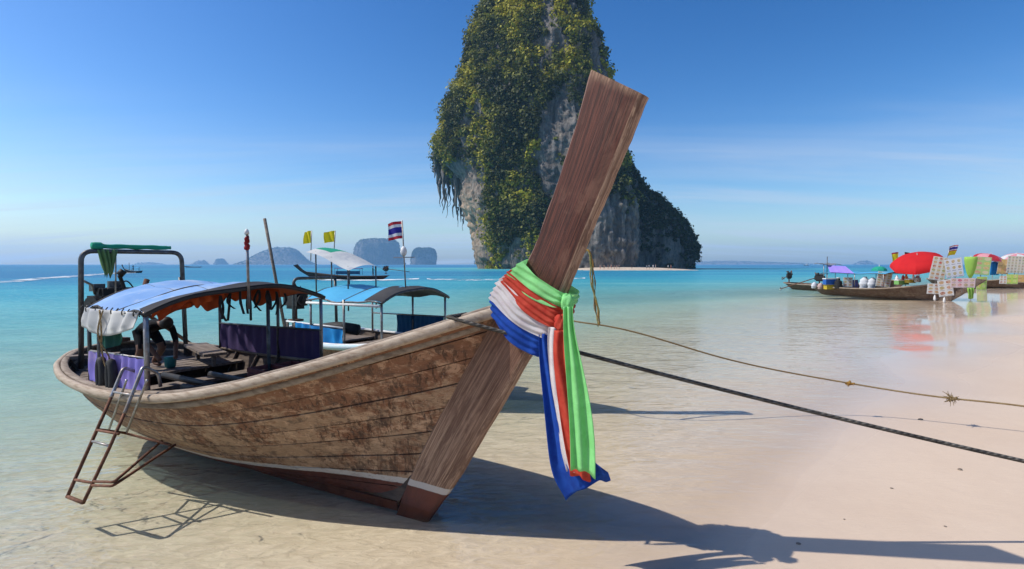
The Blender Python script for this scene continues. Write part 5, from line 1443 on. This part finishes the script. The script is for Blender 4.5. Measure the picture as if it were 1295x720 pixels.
def board(x0, y0, x1, y1, Y, rot, mat, label, lean=.06, legs=0.0, dist=1):
    c = aty((x0 + x1) / 2, (y0 + y1) / 2, Y); w = (x1 - x0) * Y / FPX * .97; h = (y1 - y0) * Y / FPX * .97
    rt = empty('menu_board', c, -R(35) * .5, label, 'menu board', 'menu boards on the food boats'); rt.rotation_euler = (lean, rot, -.28)
    me = bpy.data.meshes.new('printed_panel'); 
    m = MB(); m.box((0, .012, 0), (w + .03, .02, h + .03)); m.build('backing', M_white, rt)
    me.from_pydata([(-w / 2, 0, -h / 2), (w / 2, 0, -h / 2), (w / 2, 0, h / 2), (-w / 2, 0, h / 2)], [], [(0, 1, 2, 3)]); me.materials.append(mat)
    uvl = me.uv_layers.new(name='UVMap')
    for k, uvc in enumerate(((0, 0), (1, 0), (1, 1), (0, 1))): uvl.data[k].uv = uvc
    o = bpy.data.objects.new('printed_panel', me); col.objects.link(o); o.parent = rt; o.location = (0, -.002, 0)
    if legs:
        m = MB(); m.box((0, .04, -h / 2 - legs / 2 + .3), (.05, .03, legs + .6)); m.build('support_post', M_bench, rt)
Yb = 33.6
board(1067, 351, 1077.5, 363, 41, .0, PR[4], 'small white menu board beside the lavender cloth')
board(1110, 344, 1126, 363, 38.3, R(8), PR[0], 'cream menu board of many dishes beside the leaning white sack')
board(1179, 325, 1196, 355, 34.3, R(9), PR[0], 'tall cream menu board with rows of dishes next to the red umbrella', legs=.6)
board(1197, 327, 1216, 351, 34.0, R(-10), PR[1], 'white menu board with drinks behind the tall cream board', legs=.6)
board(1174, 359, 1188, 372, 33.9, R(2), PR[4], 'small menu card on the bow planks below the tall cream board')
board(1188, 354, 1204, 375, 33.5, R(-9), PR[4], 'tilted white menu card on the bow planks overlapping a smaller card')
board(1204.5, 352, 1231, 364, 33.2, R(0), PR[2], 'wide pink menu board ahead of the bow planks', legs=.35)
board(1234, 325, 1251, 348, 50, R(5), PR[3], 'large green and yellow menu board on the dark brown food boat', legs=.8)
board(1236, 350, 1247, 367, 49.6, R(0), PR[6], 'narrow menu card hanging under the green and yellow board')
board(1263, 328, 1275, 347, 50.5, R(4), PR[7], 'red and cream menu board beside the dense large menu', legs=.8)
board(1275.5, 324, 1294, 346, 50.2, R(3), PR[5], 'large cream menu densely printed, above the orange card', legs=.8)
board(1265, 349, 1272.5, 359, 49.7, 0, PR[4], 'smallest white menu card on the dark hull')
board(1273.5, 347, 1286, 359.5, 49.7, 0, PR[6], 'lime green menu card between a white and an orange card')
board(1287, 347.5, 1300, 357.5, 49.7, 0, PR[7], 'orange menu card at the end of the row on the dark hull')
cloth_sheet('green_cloth', C_lime, None, [aty(1224, 364, 33), aty(1227, 364, 33), aty(1231, 364, 33)], [aty(1224.5, 378, 33), aty(1227, 378.5, 33), aty(1231, 377.5, 33)], 14, 5, .05, 2, 45, label='green and yellow cloth hanging under the wide pink menu board', cat='cloth', solid=True)
for x, y0, y1 in ((1182, 373, 381), (1194, 376, 384)):
    p = aty(x, y1, 33.3); h = (y1 - y0) * 33.3 / FPX; m = MB(); m.tube([p, p + [0, 0, h * .3], p + [0, 0, h * .7], p + [0, 0, h]], [.03, .075, .06, .015], 10)
    o = m.build('white_fender', M_white, None, True, label='white float hanging low on the bow of the food boat', cat='float', group='white floats at the food boat bow')

def umbrella(label, foot, hub, R_, hgt, tilt, mats, Hh, closed=False):
    rt = empty('umbrella', foot, 0, label, 'umbrella', 'umbrellas on the food boats'); f = np.array(foot); hub = np.array(hub) - f
    pole('pole', rt, M_white, (0, 0, 0), hub, .028)
    tx, ty = tilt; Rm = np.array([[math.cos(ty), 0, math.sin(ty)], [0, 1, 0], [-math.sin(ty), 0, math.cos(ty)]]) @ np.array([[1, 0, 0], [0, math.cos(tx), -math.sin(tx)], [0, math.sin(tx), math.cos(tx)]])
    for k in range(8):
        g = []
        for i in range(8):
            t = i / 7; row = []
            for j in range(7):
                a = (k + j / 6) * math.pi / 4; scal = 1 - .07 * math.sin(math.pi * j / 6) * t
                rr = R_ * math.sin(t * math.pi / 2 * .98) * scal
                row.append(hub + Rm @ np.array([rr * math.cos(a), rr * math.sin(a), -hgt * (1 - math.cos(t * math.pi / 2)) - .0]))
            g.append(row)
        m = MB(); m.loft(np.array(g), False); m.build('canopy_panel', mats[k % len(mats)], rt, True)
        a = k * math.pi / 4; m = MB(); m.tube([hub + Rm @ np.array([0, 0, -.03]), hub + Rm @ np.array([R_ * .6 * math.cos(a), R_ * .6 * math.sin(a), -hgt * .28 - .03]), hub + Rm @ np.array([R_ * .96 * math.cos(a), R_ * .96 * math.sin(a), -hgt * .9])], .012, 5); m.build('rib', M_steel_l, rt)
    m = MB(); m.tube([hub, hub + Rm @ np.array([0, 0, .16])], [.03, .015], 8); m.build('finial', M_white, rt)
umbrella('big red beach umbrella leaning over the food boat', aty(1163, 356, 36.2), aty(1160, 322.5, 36.2), 1.62, .75, (R(14), R(-19)), [C_umbred], 1)
umbrella('small dark green umbrella above the blue awning', aty(1112, 350, 40.5), aty(1112, 337, 40.5), .52, .34, (0, 0), [C_green_t], 1)
umbrella('pink umbrella behind the green and yellow menu board', aty(1255, 352, 51.5), aty(1253, 321.5, 51.5), 1.2, .55, (R(8), R(14)), [C_pink, C_fred], 1)
umbrella('pale pink umbrella behind the dense large menu', aty(1288, 352, 52), aty(1286, 321, 52), 1.25, .5, (R(8), R(-10)), [C_pink, C_white], 1)
rt = empty('folded_umbrella', aty(1227, 352, 49), 0, 'folded green umbrella beside the green and yellow menu board', 'umbrella'); m = MB()
rg = [[(r * math.cos(q) * (1 + .12 * math.cos(4 * q)), r * math.sin(q), z) for q in np.linspace(0, 6.283, 17)[:-1]] for r, z in ((.08, 0), (.25, .35), (.42, 1.0), (.5, 1.7), (.48, 1.95))]
m.loft(np.array(rg), True, True); m.build('folded_cloth', C_lime, rt, True); pole('pole', rt, M_white, (0, 0, -.4), (0, 0, 2.05), .03)
cloth_sheet('blue_sheet', C_bluecur, None, [aty(1253, 332, 51), aty(1257, 331, 51), aty(1262, 332, 51)], [aty(1252, 348, 51), aty(1257, 348, 51), aty(1263, 348, 51)], 14, 5, .05, 2, 47, label='blue sheet hanging between the menu boards of the dark food boat', cat='cloth', solid=True)
flag('striped flag with a yellow lower flag flying over the bow of the food boat', aty(1196, 335, 34.2), aty(1201, 312, 34.2), 1, .62, .62, [(C_fred, 1), (C_fwhite, 1), (C_fblue, 2), (C_fwhite, 1), (C_fred, 1), (C_yellow, 4)], (1, .1, .35), .5, pr=.02)
flag('small yellow and red flag on a pole behind the red umbrella', aty(1136, 345, 45), aty(1136, 319, 45), 1, .5, .75, [(C_fred, 1), (C_yellow, 4)], (-.8, .1, 0), 1.5, pr=.02)
flag('small red and black flag on a pole behind the red umbrella', aty(1143, 345, 45), aty(1144, 319, 45), 1, .5, .35, [(cl_k, 1), (C_fred, 1), (C_fwhite, 1)], (.9, .1, 0), 2.5, pr=.02)

# bits of shell and stone left on the sand
for i, (x, y, r) in enumerate(((1164, 521, .035), (1214, 584, .028), (1128, 604, .016), (1010, 668, .02), (1196, 652, .014), (1068, 640, .012))):
    p = atz(x, y, .15); p[2] = float(ground_z(np.array([p[0]]), np.array([p[1]]))[0]); m = MB(); rg = []
    for a in np.linspace(0, math.pi, 7):
        rg.append([np.array([math.sin(a) * math.cos(q), math.sin(a) * math.sin(q) * .8, math.cos(a) * .45]) * r * (1 + .3 * vnoise(np.array([[math.cos(q) * 1.5 + i * 3, math.sin(q) * 1.5, a]]))[0]) for q in np.linspace(0, 6.283, 10)[:-1]])
    m.loft(np.array(rg), True)
    o = m.build('pebble', simple('dark pebble', (.16, .12, .09), (.30, .25, .2), .7), None, True, label='small dark pebble lying on the open sand beneath the two mooring ropes', cat='pebble', group='pebbles on the sand'); o.location = p + np.array([0, 0, r * .2])
